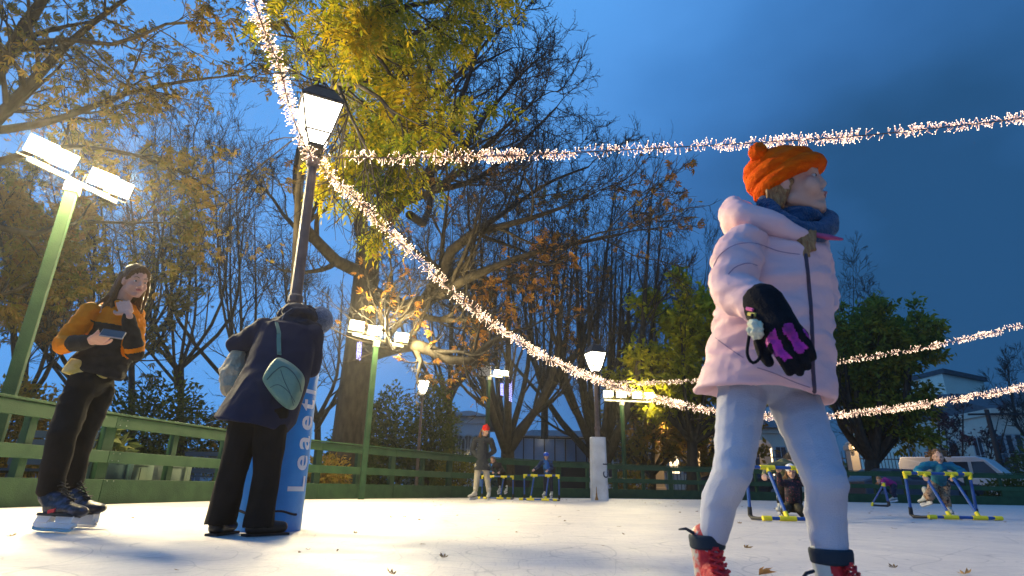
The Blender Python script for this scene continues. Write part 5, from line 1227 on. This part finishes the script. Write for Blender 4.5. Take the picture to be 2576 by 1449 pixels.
blob('t_shirt', [loft([cr_((190, 905), (240, 915), 3.86, .10), cr_((170, 928), (262, 948), 3.87, .125), cr_((166, 940), (250, 958), 3.87, .13), cr_((180, 945), (240, 955), 3.87, .10)])], .007, mat('yellow_shirt', (.5, .36, .04), .8, (.62, .5, .2), 14), t0, 2)
BTR = mat('black_trousers', (.010, .009, .009), .9, (.016, .014, .014), 6, .25, 200, spec=.15)
tp = [cap(T['hipR']+[.02, 0, .05], .098, T['hipL']+[-.02, 0, .05], .092), cap(T['hipR'], .090, tw_(T['hipR'], T['knR'], .5), .086), cap(tw_(T['hipR'], T['knR'], .5), .086, T['knR'], .078), cap(T['knR'], .078, tw_(T['knR'], T['anR'], .55), .074), cap(tw_(T['knR'], T['anR'], .55), .074, tw_(T['knR'], T['anR'], .86), .068),
      cap(T['hipL'], .088, tw_(T['hipL'], T['knL'], .5), .084), cap(tw_(T['hipL'], T['knL'], .5), .084, T['knL'], .076), cap(T['knL'], .076, tw_(T['knL'], T['anL'], .82), .070)]
blob('trousers', tp, .0075, BTR, t0, 4, wr=(.007, 6, (.9, .9, 1.5)))
CAM = mat('patterned_boot', (.010, .012, .020), .5, (.035, .05, .10), 22, .2, 60, cut=(.5, .62)); 
def teen_skate(an, sole_heel, sole_toe):
    k = skate(t0, an, sole_heel, sole_toe, 1.12, CAM, mat('black_laces', (.02, .02, .02), .8), HOLD, .0055, shaft=an+nrm([.1, 0, 1])*.10); 
    return k
hz = .085
a = pt(80, 1332, 3.66); b = pt(160, 1332, 3.60); a[2] = b[2] = hz; b1_ = teen_skate(T['anR']-[0, 0, .0], V3(a[0]+.02, 3.68, hz), V3(a[0]+.02+.29, 3.57, hz))
c_ = pt(165, 1318, 4.05); teen_skate(T['anL'], V3(c_[0]-.03, 4.06, hz), V3(c_[0]-.03+.28, 3.96, hz))
k = MB(); k.beam(b1_.location*0+Vector((float(a[0])+.13, 3.575, .115)), (float(a[0])+.18, 3.56, .125), .006, .02); k.build('red_logo', mat('red_mark', (.45, .01, .03), .5), b1_)
# phone
ph = pt(283, 843, 3.44); po = empty('phone', ph, label='phone held out in the palm of the teenager in orange', cat='phone')
k = MB(); k.box(ph+[0, 0, .006], (.128, .064, .009), rz=.25, rx=.95, ry=.12); k.build('case', mat('phone_case', (.25, .22, .22), .4), po, bevel=.003); k = MB(); k.box(ph+[0, -.0015, .0112], (.120, .058, .0015), rz=.25, rx=.95, ry=.12); k.build('screen', mat('phone_screen', (.03, .03, .035), .1, spec=.8), po)

# ------------------------------------------------------------------ woman leaning on the pole
w0 = empty('person', (-1.5, 3.62, 0), label='adult in a long navy coat and flared black trousers bent over the blue pad', cat='person')
W = dict(head=pt(800, 812, 3.98), neck=pt(762, 812, 3.88), chest=pt(722, 850, 3.76), pelvis=pt(655, 1015, 3.60), shL=pt(668, 828, 3.74), elL=pt(596, 868, 3.82), wrL=pt(622, 905, 4.0),
         shR=pt(782, 845, 3.76), elR=pt(782, 925, 3.86), wrR=pt(765, 880, 4.02), hipL=pt(625, 1045, 3.58), knL=pt(586, 1185, 3.60), anL=pt(553, 1318, 3.66), hipR=pt(682, 1050, 3.58), knR=pt(672, 1190, 3.62), anR=pt(650, 1325, 3.66))
fdW = nrm([.25, .8, -.55]); fuW = nrm([.45, .35, .8])
hp, hqW, hrW = head_prims(W['head'], fdW, fuW, 1.)
hd1 = hand_prims(W['wrL'], [.5, .6, -.1], [0, 0, -1.], 1, 1, .4); hd2 = hand_prims(W['wrR'], [-.5, .5, .1], [0, 0, -1.], 1, 1, .4)
blob('body', body_prims(W, 1.)+hp+hd1+hd2, .0075, SKIN, w0, 2)
BOB = mat('grey_blue_wool', (.10, .13, .20), .9, (.16, .20, .28), 50, .9, 140, sheen=.5)
blob('hat', [ell(W['head']+[.01, .0, .02], (.092, .10, .100)), ell(pt(812, 806, 3.97), (.072, .08, .082))], .006, BOB, w0, 2, wr=(.004, 45, (1, 1, 1)))
NAVY = mat('navy_coat_cloth', (.010, .014, .036), .85, (.015, .020, .050), 3, .2, 260, spec=.2)
cw = [cr_((700, 798), (775, 808), 3.83, .07), cr_((655, 815), (796, 832), 3.76, .13), cr_((645, 850), (796, 870), 3.74, .15), cr_((622, 920), (778, 940), 3.69, .16), cr_((590, 985), (758, 1010), 3.65, .21), cr_((562, 1030), (738, 1062), 3.63, .225), cr_((547, 1052), (718, 1086), 3.62, .235), cr_((556, 1056), (710, 1086), 3.62, .22), cr_((590, 1030), (690, 1050), 3.61, .12), cr_((620, 980), (680, 990), 3.62, .06)]
cwp = [loft(cw, 36), cap(W['shL'], .082, W['elL'], .068), cap(W['elL'], .068, tw_(W['elL'], W['wrL'], .9), .05), cap(W['shR'], .082, tw_(W['shR'], W['elR'], .6), .078), cap(tw_(W['shR'], W['elR'], .6), .078, W['elR'], .066), cap(W['elR'], .066, tw_(W['elR'], W['wrR'], .9), .052)]
cow = blob('coat', cwp, .0075, NAVY, w0, 3, wr=(.008, 7, (1.2, 1.2, .8)))
hdw = [ell(pt(752, 792, 3.80), (.125, .12, .072), V3(1, .2, -.12)), cap(pt(712, 790, 3.78), .040, pt(740, 777, 3.83), .04), cap(pt(740, 777, 3.83), .04, pt(778, 785, 3.90), .045), cap(pt(715, 805, 3.72), .04, pt(770, 818, 3.74), .045), cap(pt(770, 818, 3.74), .045, pt(798, 828, 3.80), .035)]
ho_ = blob('hood', hdw, .0065, mat('hood_cloth', (.018, .018, .030), .8, (.03, .026, .04), 5, .3, 60), cow, 3, wr=(.012, 11, (1, 1, 1.5)))
bpy.context.view_layer.update()
q = snap(ho_, [tuple(p) for p in resample([(708, 812), (716, 790), (735, 776)], 4)], .002)
if len(q) > 2: k = MB(); k.tube(q, .0035, 6); k.build('piping', mat('grey_piping', (.2, .2, .22), .7), ho_)
fp = [cap(W['hipL']+[0, 0, .03], .12, W['hipR']+[0, 0, .03], .12), cap(W['hipL'], .105, W['knL'], .078), loft([(W['knL'], V3(.078, 0, 0), V3(0, .078, 0)), (tw_(W['knL'], W['anL'], .5), V3(.082, 0, 0), V3(0, .085, 0)), (tw_(W['knL'], W['anL'], 1.02), V3(.080, 0, 0), V3(0, .105, 0)), (tw_(W['knL'], W['anL'], 1.0), V3(.07, 0, 0), V3(0, .10, 0)), (tw_(W['knL'], W['anL'], .9), V3(.05, 0, 0), V3(0, .06, 0))]),
      cap(W['hipR'], .105, W['knR'], .078), loft([(W['knR'], V3(.078, 0, 0), V3(0, .078, 0)), (tw_(W['knR'], W['anR'], .5), V3(.080, 0, 0), V3(0, .085, 0)), (tw_(W['knR'], W['anR'], 1.02), V3(.080, 0, 0), V3(0, .105, 0)), (tw_(W['knR'], W['anR'], 1.0), V3(.07, 0, 0), V3(0, .10, 0)), (tw_(W['knR'], W['anR'], .9), V3(.05, 0, 0), V3(0, .06, 0))])]
blob('trousers', fp, .0075, BTR, w0, 3, wr=(.007, 8, (1, 1, .5)))
SHO = mat('black_shoe', (.015, .013, .012), .4)
for c_, d_ in ((W['anL'], nrm([.05, 1, 0])), (W['anR'], nrm([.65, .75, 0]))):
    b = V3(c_[0], c_[1], .045)-d_*.03; so = MB(); sh = blob('shoe', [cap(b, .045, b+d_*.10, .043), cap(b+d_*.10, .043, b+d_*.18, .034), cap(b, .045, c_+[0, 0, .03], .05)], .006, SHO, w0, 2)
    k = MB(); k.beam(b-d_*.05-[0, 0, .038], b+d_*.215-[0, 0, .038], .074, .014); k.build('sole', mat('sole_black', (.02, .02, .02), .7), sh)
# teal cross-body bag hanging on her back
TEAL = mat('teal_nylon', (.095, .20, .15), .55, (.13, .25, .19), 4, .5, 18); TEALD = mat('teal_nylon_dark', (.03, .08, .08), .6)
bb = empty('shoulder_bag', pt(715, 970, 3.45), label='teal nylon shoulder bag slung across the back of the navy coat', cat='bag')
bpts = [(690, 898, .020), (706, 893, .035), (735, 905, .045), (752, 922, .04)]
outl = [(692, 905), (708, 894), (765, 935), (764, 965), (752, 1008), (736, 1036), (716, 1026), (690, 1000), (666, 965), (662, 950)]
oc = np.mean([pt(x, y, 3.43) for x, y in outl], 0)
lay = []
for sc__, dy in ((.55, -.075), (.88, -.062), (1.0, -.03), (1.0, .03), (.9, .055), (.6, .062)):
    lay.append([oc+(pt(x, y, 3.43)-oc)*sc__+[0, dy, 0] for x, y in outl])
V = []; F = []; n = len(outl)
for l_ in lay: V += l_
for i in range(len(lay)-1): F += [(i*n+j, i*n+(j+1) % n, (i+1)*n+(j+1) % n, (i+1)*n+j) for j in range(n)]
F += [tuple(range(n))[::-1], tuple((len(lay)-1)*n+j for j in range(n))]
k = MB(); k.add(V, F); bo = k.build('pouch', TEAL, bb, smooth=True); sm = bo.modifiers.new('s', 'SUBSURF'); sm.levels = sm.render_levels = 3
bpy.context.view_layer.update()
for ln_, nm, rr2 in (([(672, 955), (690, 935), (712, 922), (735, 935), (752, 962), (757, 985)], 'zip', .0035), ([(680, 975), (700, 968), (725, 985), (742, 1012)], 'seam', .002), ([(706, 930), (716, 960), (730, 990), (738, 1020)], 'seam', .002)):
    q = snap(bo, [tuple(p) for p in resample(ln_, 5)], .001)
    if len(q) > 2: k = MB(); k.tube(q, rr2, 5); k.build(nm, TEALD, bo)
q = snap(cow, [tuple(p) for p in resample([(697, 812), (701, 830), (702, 850), (702, 875), (703, 893)], 8)], .006)
if len(q) > 2:
    k = MB(); 
    q = resample([tuple(v) for v in q], .02)
    for i in range(len(q)-1): k.beam(q[i], q[i+1]+(q[i+1]-q[i])*.15, .026, .005)
    k.build('strap', TEAL, bb)
# beige bag held in front
bg_ = empty('tote_bag', pt(588, 940, 3.78), label='crumpled beige cloth bag held in front of the navy coat', cat='bag')
blob('cloth', [cap(pt(598, 896, 3.82), .05, pt(584, 940, 3.80), .085), cap(pt(584, 940, 3.80), .085, pt(578, 975, 3.76), .055)], .006, mat('beige_cloth', (.42, .34, .22), .85, (.5, .42, .29), 8, .5, 40), bg_, 2, wr=(.010, 13, (1, 1, 1)))
# ------------------------------------------------------------------ skating aids
FBL = mat('blue_plastic_tube', (.010, .065, .27), .4, (.014, .08, .32), 6, spec=.5); FYE = mat('yellow_plastic_joint', (.80, .66, .015), .4, spec=.5); FBK = mat('black_skid', (.015, .015, .018), .5)
def make_frame(w_=.86, h=.58, d=.36, sp=.18, lean=.0):
    root = empty('skating_frame'); hw = w_/2; r = .019; yf = -d; yb = .03
    def tube(name, pts, m, rr=r, parent=root, n=12): k = MB(); k.tube(pts, rr, n); return k.build(name, m, parent, smooth=False, local=True)
    tube('handlebar', [(-hw, 0, h), (hw, 0, h)], FBL); tube('front_bar', [(-hw, yf, .035), (hw, yf, .035)], FBL)
    for sx in (-1, 1):
        tube('leg', [(sx*hw, 0, h), (sx*(hw+lean), yb, .12)], FBL)
        tube('skid', [(sx*(hw+lean), yb, .14), (sx*(hw+lean), yb+.01, .05), (sx*(hw+lean), yb-.04, .024), (sx*hw, yf*.5, .024), (sx*hw, yf, .035)], FBK, [.024, .026, .022, .017, .019])
        tube('strut', [(sx*sp, 0, h), (sx*sp, yf, .035)], FBL)
        cs = [[(sx*(hw-.075), 0, h), (sx*(hw+.02), 0, h)], [(sx*(sp-.085), 0, h), (sx*(sp+.085), 0, h)], [(sx*(sp-.09), yf, .035), (sx*(sp+.09), yf, .035)], [(sx*(hw-.07), yf, .035), (sx*(hw+.025), yf, .035)]]
        dn = [((sx*hw, 0, h), (sx*hw, .004, h-.07)), ((sx*sp, 0, h), (sx*sp, yf*.1, h-.055)), ((sx*sp, yf, .035), (sx*sp, yf*.88, .10)), None]
        for c, b in zip(cs, dn):
            k = MB(); k.tube(c, .0275, 12)
            if b: k.tube(b, .026, 12)
            k.build('connector', FYE, root, local=True)
    return root
FG = 'blue and yellow skating frames pushed by children'
fr0 = make_frame()
def put_frame(o, px, py, Y, rz, lab, s=1.):
    q = P(px, py, Y); o.location = (float(q[0]), Y, 0); o.rotation_euler = (0, 0, rz); o.scale = (s, s, s); tag(o, lab, 'skating frame', FG); return o
f3 = put_frame(fr0, 2358, 1195, 8.2, -.05, 'skating frame pushed by the child in the teal jacket')
bpy.context.view_layer.update()
f2 = put_frame(copy_tree(fr0), 1969, 1182, 6.9, .0, 'skating frame of the crouching child in the white helmet', .98)
f4 = put_frame(copy_tree(fr0), 2222, 1215, 15.5, -2.1, 'distant skating frame seen side on beneath the child in magenta', .95)
f1 = put_frame(copy_tree(fr0), 1362, 1184, 14.6, -.28, 'skating frame held by the child in the blue helmet left of the white column', 1.)
f0 = put_frame(copy_tree(fr0), 1252, 1188, 15.4, -.25, 'skating frame half hidden behind the skater in the red hat', .95)
# ------------------------------------------------------------------ figures further off
def figure(lab, Y, j, s, jk, tr, fd, fu=(0, 0, 1), hat=None, hair=None, hairn=0, hem=None, boot=None, vox=.011, cs=1., hands=True, sk=SKIN, glove=None, loc=None, bw=1., hl=0, headsc=1.):
    J = {k: P(v[0], v[1], Y+(v[2] if len(v) > 2 else 0)) for k, v in j.items()}
    root = empty('person', (float(J['pelvis'][0]), Y, 0), label=lab, cat='person')
    hp, hq, hr = head_prims(J['head'], fd, fu, s*headsc); p = body_prims(J, s*.82*bw)+hp
    for S, sg_ in (('L', 1), ('R', -1)):
        d = J['wr'+S]-J['el'+S]; p += hand_prims(J['wr'+S], d, [0, 0, -1.] if abs(nrm(d)[2]) < .8 else [0, 1., 0], sg_, s*.86, .9)
    blob('body', p, min(vox, .009), sk, root, 1); f = nrm(fd)
    for sd in (-1, 1): blob('eye', [ell(hq(sd*.030, .078, -.006), (.011*s*headsc, .007*s, .006*s), hr, f)], .003, EYED, root, 1)
    blob('lips', [cap(hq(-.018, .089, -.065), .005*s, hq(.018, .089, -.065), .005*s)], .003, LIP, root, 1)
    b = [cap(J['chest'], .125*s*bw, J['pelvis'], .125*s*bw), cap(J['shL'], .065*s, J['shR'], .065*s), cap(J['chest'], .10*s, J['neck'], .06*s)]
    for S in 'LR': b += [cap(J['sh'+S], .062*s*cs, J['el'+S], .055*s*cs), cap(J['el'+S], .055*s*cs, tw_(J['el'+S], J['wr'+S], .9), .040*s*cs)]
    if hem: h_ = P(hem[0], hem[1], Y); b += [loft([(J['pelvis'], V3(.15*s, 0, 0), V3(0, .13*s, 0)), (h_, V3(.19*s, 0, 0), V3(0, .15*s, 0)), (h_+[0, 0, .01], V3(.15*s, 0, 0), V3(0, .12*s, 0)), (tw_(h_, J['pelvis'], .5), V3(.1*s, 0, 0), V3(0, .08*s, 0))])]
    blob('coat' if hem else 'jacket', b, vox, jk, root, 2, wr=(.010*s, 10, (1, 1, 1.6)))
    t = [cap(J['hipL'], .10*s, J['hipR'], .10*s)]
    for S in 'LR': t += [cap(J['hip'+S], .088*s, J['kn'+S], .068*s), cap(J['kn'+S], .068*s, tw_(J['kn'+S], J['an'+S], .85), .055*s)]
    blob('trousers', t, vox, tr, root, 2, wr=(.006*s, 12, (1, 1, 2)))
    if hair:
        rs = rg(hairn+3); h_ = [ell(hq(0, -.02, .035), (.080*s, .096*s, .088*s), hr, f)]
        for i in range(26):
            sd = 1 if i % 2 else -1; p0 = hq(sd*.07, -.03-.05*rs.random(), .02*rs.normal()); p1 = hq(sd*(.08+.02*rs.random()), -.06, -.08); h_ += [cap(p0, .018*s, p1, .014*s, 8)]
            if hl: h_.append(cap(p1, .014*s, p1+V3(rs.normal(0, .03), rs.normal(0, .02), -hl*rs.uniform(.5, 1)), .007*s, 8))
        blob('hair', h_, .007, hair, root, 1, wr=(.005, 40, (1, 1, .4)))
    if hat:
        kind, hm = hat
        if kind == 'helmet':
            hl_ = [ell(hq(0, -.012, .055), (.098*s, .122*s, .082*s), hr, f)]
            ho = blob('helmet', hl_, .007, hm, root, 1)
            k = MB()
            for sd in (-1, 1): k.tube([hq(sd*.085, .01, .01), hq(sd*.070, .03, -.06), hq(sd*.02, .055, -.115)], .006*s, 6)
            k.build('strap', FBK, ho)
        else: blob('hat', [ell(hq(0, -.012, .052), (.090*s, .108*s, .088*s), hr, f), ell(hq(0, -.02, .14), (.026*s, .026*s, .02*s))], .007, hm, root, 1, wr=(.003, 50, (1, 1, 1)))
    for S in 'LR':
        if 'toe'+S in j:
            to = P(*j['toe'+S][:2], Y+(j['toe'+S][2] if len(j['toe'+S]) > 2 else 0)); an = J['an'+S]; d = nrm((to-an)*[1, 1, .35]); hl2 = an-V3(0, 0, .095*s)-d*.06*s
            skate(root, an, hl2, hl2+d*.26*s, s, boot or SHELL, None, HOLD, .009)
    return root, J, hq
REDH = mat('red_wool', (.70, .012, .012), .85, (.85, .03, .02), 40, .5, 90)
figure('adult skater in a red hat, long dark coat and pale trousers, looking down', 14.2, dict(head=(1222, 1083), neck=(1217, 1102), chest=(1213, 1122), pelvis=(1213, 1160), shL=(1195, 1107), elL=(1188, 1133, .1), wrL=(1203, 1152, 0), shR=(1235, 1108), elR=(1243, 1134, .1), wrR=(1224, 1152, 0),
        hipL=(1204, 1172), knL=(1199, 1208), anL=(1196, 1238), hipR=(1221, 1172), knR=(1226, 1208), anR=(1230, 1240), toeL=(1182, 1246, -.15), toeR=(1226, 1250, -.3)), 1.0,
        mat('dark_wool_coat', (.020, .025, .038), .9, (.03, .036, .05), 6, .3, 60), mat('beige_trousers', (.36, .32, .25), .85, (.45, .40, .32), 4, .3, 50), [.55, -.75, -.35], hat=('knit', REDH), hair=HAIRB, hl=.2, hem=(1213, 1183), boot=mat('white_boot', (.5, .48, .44), .5), cs=1.15)
figure('small child in dark clothes leaning on a frame behind the skater in the red hat', 15.7, dict(head=(1239, 1156), neck=(1246, 1165), chest=(1252, 1172), pelvis=(1262, 1186, .2), shL=(1245, 1168), elL=(1238, 1178), wrL=(1240, 1187, -.25), shR=(1258, 1168), elR=(1258, 1180), wrR=(1256, 1187, -.25),
        hipL=(1257, 1192, .2), knL=(1256, 1210, .1), anL=(1257, 1230, .1), hipR=(1267, 1192, .2), knR=(1270, 1210, .2), anR=(1274, 1230, .2), toeL=(1250, 1240, -.1), toeR=(1268, 1240, 0)), .72,
        mat('black_jacket', (.016, .012, .018), .8), BTR, [-.3, -.9, -.2], fu=(-.3, -.2, 1), hair=HAIRB, hl=.06, hairn=2)
figure('child in a bright blue helmet and navy jacket holding a skating frame', 14.9, dict(head=(1374, 1148), neck=(1373, 1157), chest=(1374, 1168), pelvis=(1378, 1190), shL=(1362, 1163), elL=(1352, 1176, -.05), wrL=(1343, 1181, -.25), shR=(1386, 1163), elR=(1388, 1178), wrR=(1378, 1183, -.25),
        hipL=(1373, 1196), knL=(1372, 1215, -.05), anL=(1371, 1238, 0), hipR=(1385, 1196), knR=(1386, 1215, -.05), anR=(1388, 1238), toeL=(1364, 1246, -.2), toeR=(1384, 1246, -.2)), .76,
        mat('blue_navy_jacket', (.008, .03, .09), .7, (.01, .12, .40), 6, cut=(.50, .56)), mat('navy_trousers', (.012, .018, .04), .8), [-.1, -.97, -.05], hat=('helmet', mat('blue_helmet', (.010, .08, .55), .3, (.02, .12, .65), 12)), hairn=3)
HELM = mat('white_purple_helmet', (.75, .75, .78), .35, (.12, .04, .30), 26, cut=(.53, .57))
figure('small child in a white and purple helmet crouching inside a frame', 7.1, dict(head=(1990, 1186), neck=(1992, 1206), chest=(1993, 1228), pelvis=(1995, 1268, .15), shL=(1975, 1216), elL=(1962, 1215, -.02), wrL=(1958, 1188, -.12), shR=(2010, 1216), elR=(2020, 1214), wrR=(2018, 1190, -.12),
        hipL=(1985, 1275, .15), knL=(1975, 1283, -.2), anL=(1972, 1290, .25), hipR=(2006, 1275, .15), knR=(2012, 1284, -.2), anR=(2018, 1294, .2), toeL=(1966, 1298, .1), toeR=(2022, 1300, .05)), .66,
        mat('dark_floral_jacket', (.020, .016, .030), .8, (.22, .05, .07), 46, cut=(.60, .64)), mat('dark_olive_trousers', (.03, .026, .015), .8), [-.35, -.92, -.15], hat=('helmet', HELM), hair=HAIRB, hairn=4, hl=.05, vox=.007)
figure('adult in an olive coat bending over the child in the white helmet', 7.9, dict(head=(1992, 1158, .2), neck=(1985, 1170, .1), chest=(1972, 1176, .15), pelvis=(1985, 1196, .7), shL=(1950, 1172), elL=(1932, 1178, -.05), wrL=(1924, 1196, -.5), shR=(2000, 1176), elR=(2028, 1182, -.1), wrR=(2034, 1196, -.5),
        hipL=(1972, 1212, .7), knL=(1966, 1240, .6), anL=(1964, 1268, .7), hipR=(2000, 1212, .7), knR=(2006, 1240, .6), anR=(2010, 1268, .7), toeL=(1955, 1275, .5), toeR=(2012, 1275, .5)), .92,
        mat('olive_coat', (.10, .105, .055), .85, (.14, .14, .075), 6, .3, 50), BTR, [.0, -.8, -.6], fu=(0, -.5, .8), hair=HAIRD, hairn=6, hl=.05)
figure('girl with windblown dark hair and teal jacket pushing a skating frame', 8.45, dict(head=(2359, 1148), neck=(2360, 1166), chest=(2362, 1182), pelvis=(2362, 1216, .2), shL=(2330, 1170), elL=(2308, 1184, -.02), wrL=(2324, 1198, -.24), shR=(2392, 1172), elR=(2422, 1188, -.02), wrR=(2400, 1200, -.24),
        hipL=(2350, 1222, .2), knL=(2338, 1250, -.1), anL=(2332, 1246, .35), hipR=(2374, 1222, .2), knR=(2378, 1252, .05), anR=(2386, 1276, .1), toeL=(2322, 1256, .45), toeR=(2394, 1284, -.1)), .84,
        mat('teal_jacket', (.008, .13, .20), .65, (.012, .17, .26), 4, .3, 30), mat('leopard_leggings', (.42, .26, .16), .8, (.06, .03, .02), 40, cut=(.52, .58)), [-.42, -.88, -.1], hair=HAIRB, hairn=7, hl=.03, cs=1.12, bw=.9, vox=.008, boot=SHELL, headsc=1.05)
hw_ = P(2359, 1140, 8.5); rs = rg(12)
hb = [o for o in bpy.data.objects if o.get('label', '').startswith('girl with windblown')][0]
blob('flying_hair', [cap(hw_+V3(rs.normal(0, .03), .02, rs.normal(0, .02)), .03, hw_+V3(sd*rs.uniform(.08, .17), rs.normal(.03, .03), rs.uniform(-.06, .05)), .008, 8) for sd in (-1, 1) for _ in range(12)], .006, HAIRB, hb, 1, wr=(.004, 40, (1, 1, 1)))
figure('distant child in a magenta top bent low over a skating frame', 15.7, dict(head=(2211, 1207), neck=(2218, 1209), chest=(2228, 1210, .1), pelvis=(2246, 1218, .2), shL=(2220, 1210, -.05), elL=(2222, 1218, -.1), wrL=(2220, 1215, -.2), shR=(2224, 1210, .15), elR=(2228, 1220, .1), wrR=(2226, 1216, 0),
        hipL=(2246, 1222, .1), knL=(2244, 1238, 0), anL=(2250, 1250, .1), hipR=(2250, 1222, .3), knR=(2248, 1238, .3), anR=(2254, 1250, .4), toeL=(2240, 1256, .1), toeR=(2246, 1256, .3)), .72,
        mat('magenta_top', (.40, .02, .17), .7), mat('dark_blue_leggings', (.015, .02, .05), .8), [-.8, -.55, -.3], fu=(-.6, -.3, .7), hair=HAIRA, hairn=8, hl=.08)

# ------------------------------------------------------------------ thin haze volume added to make halos round the lamps
hz = MB(); hz.box((5, 60, 9.5), (240, 160, 22)); ho = hz.build('haze', mat('tmp', (1, 1, 1))); ho.data.materials.clear()
hm = bpy.data.materials.new('haze'); hm.use_nodes = True; t = hm.node_tree
for n in list(t.nodes): t.nodes.remove(n)
o_ = t.nodes.new('ShaderNodeOutputMaterial'); v_ = t.nodes.new('ShaderNodeVolumePrincipled'); v_.inputs['Density'].default_value = .0011; v_.inputs['Anisotropy'].default_value = .7; v_.inputs['Color'].default_value = (.9, .9, .9, 1)
t.links.new(v_.outputs[0], o_.inputs['Volume']); ho.data.materials.append(hm); tag(ho, kind='stuff'); sc.cycles.volume_bounces = 0
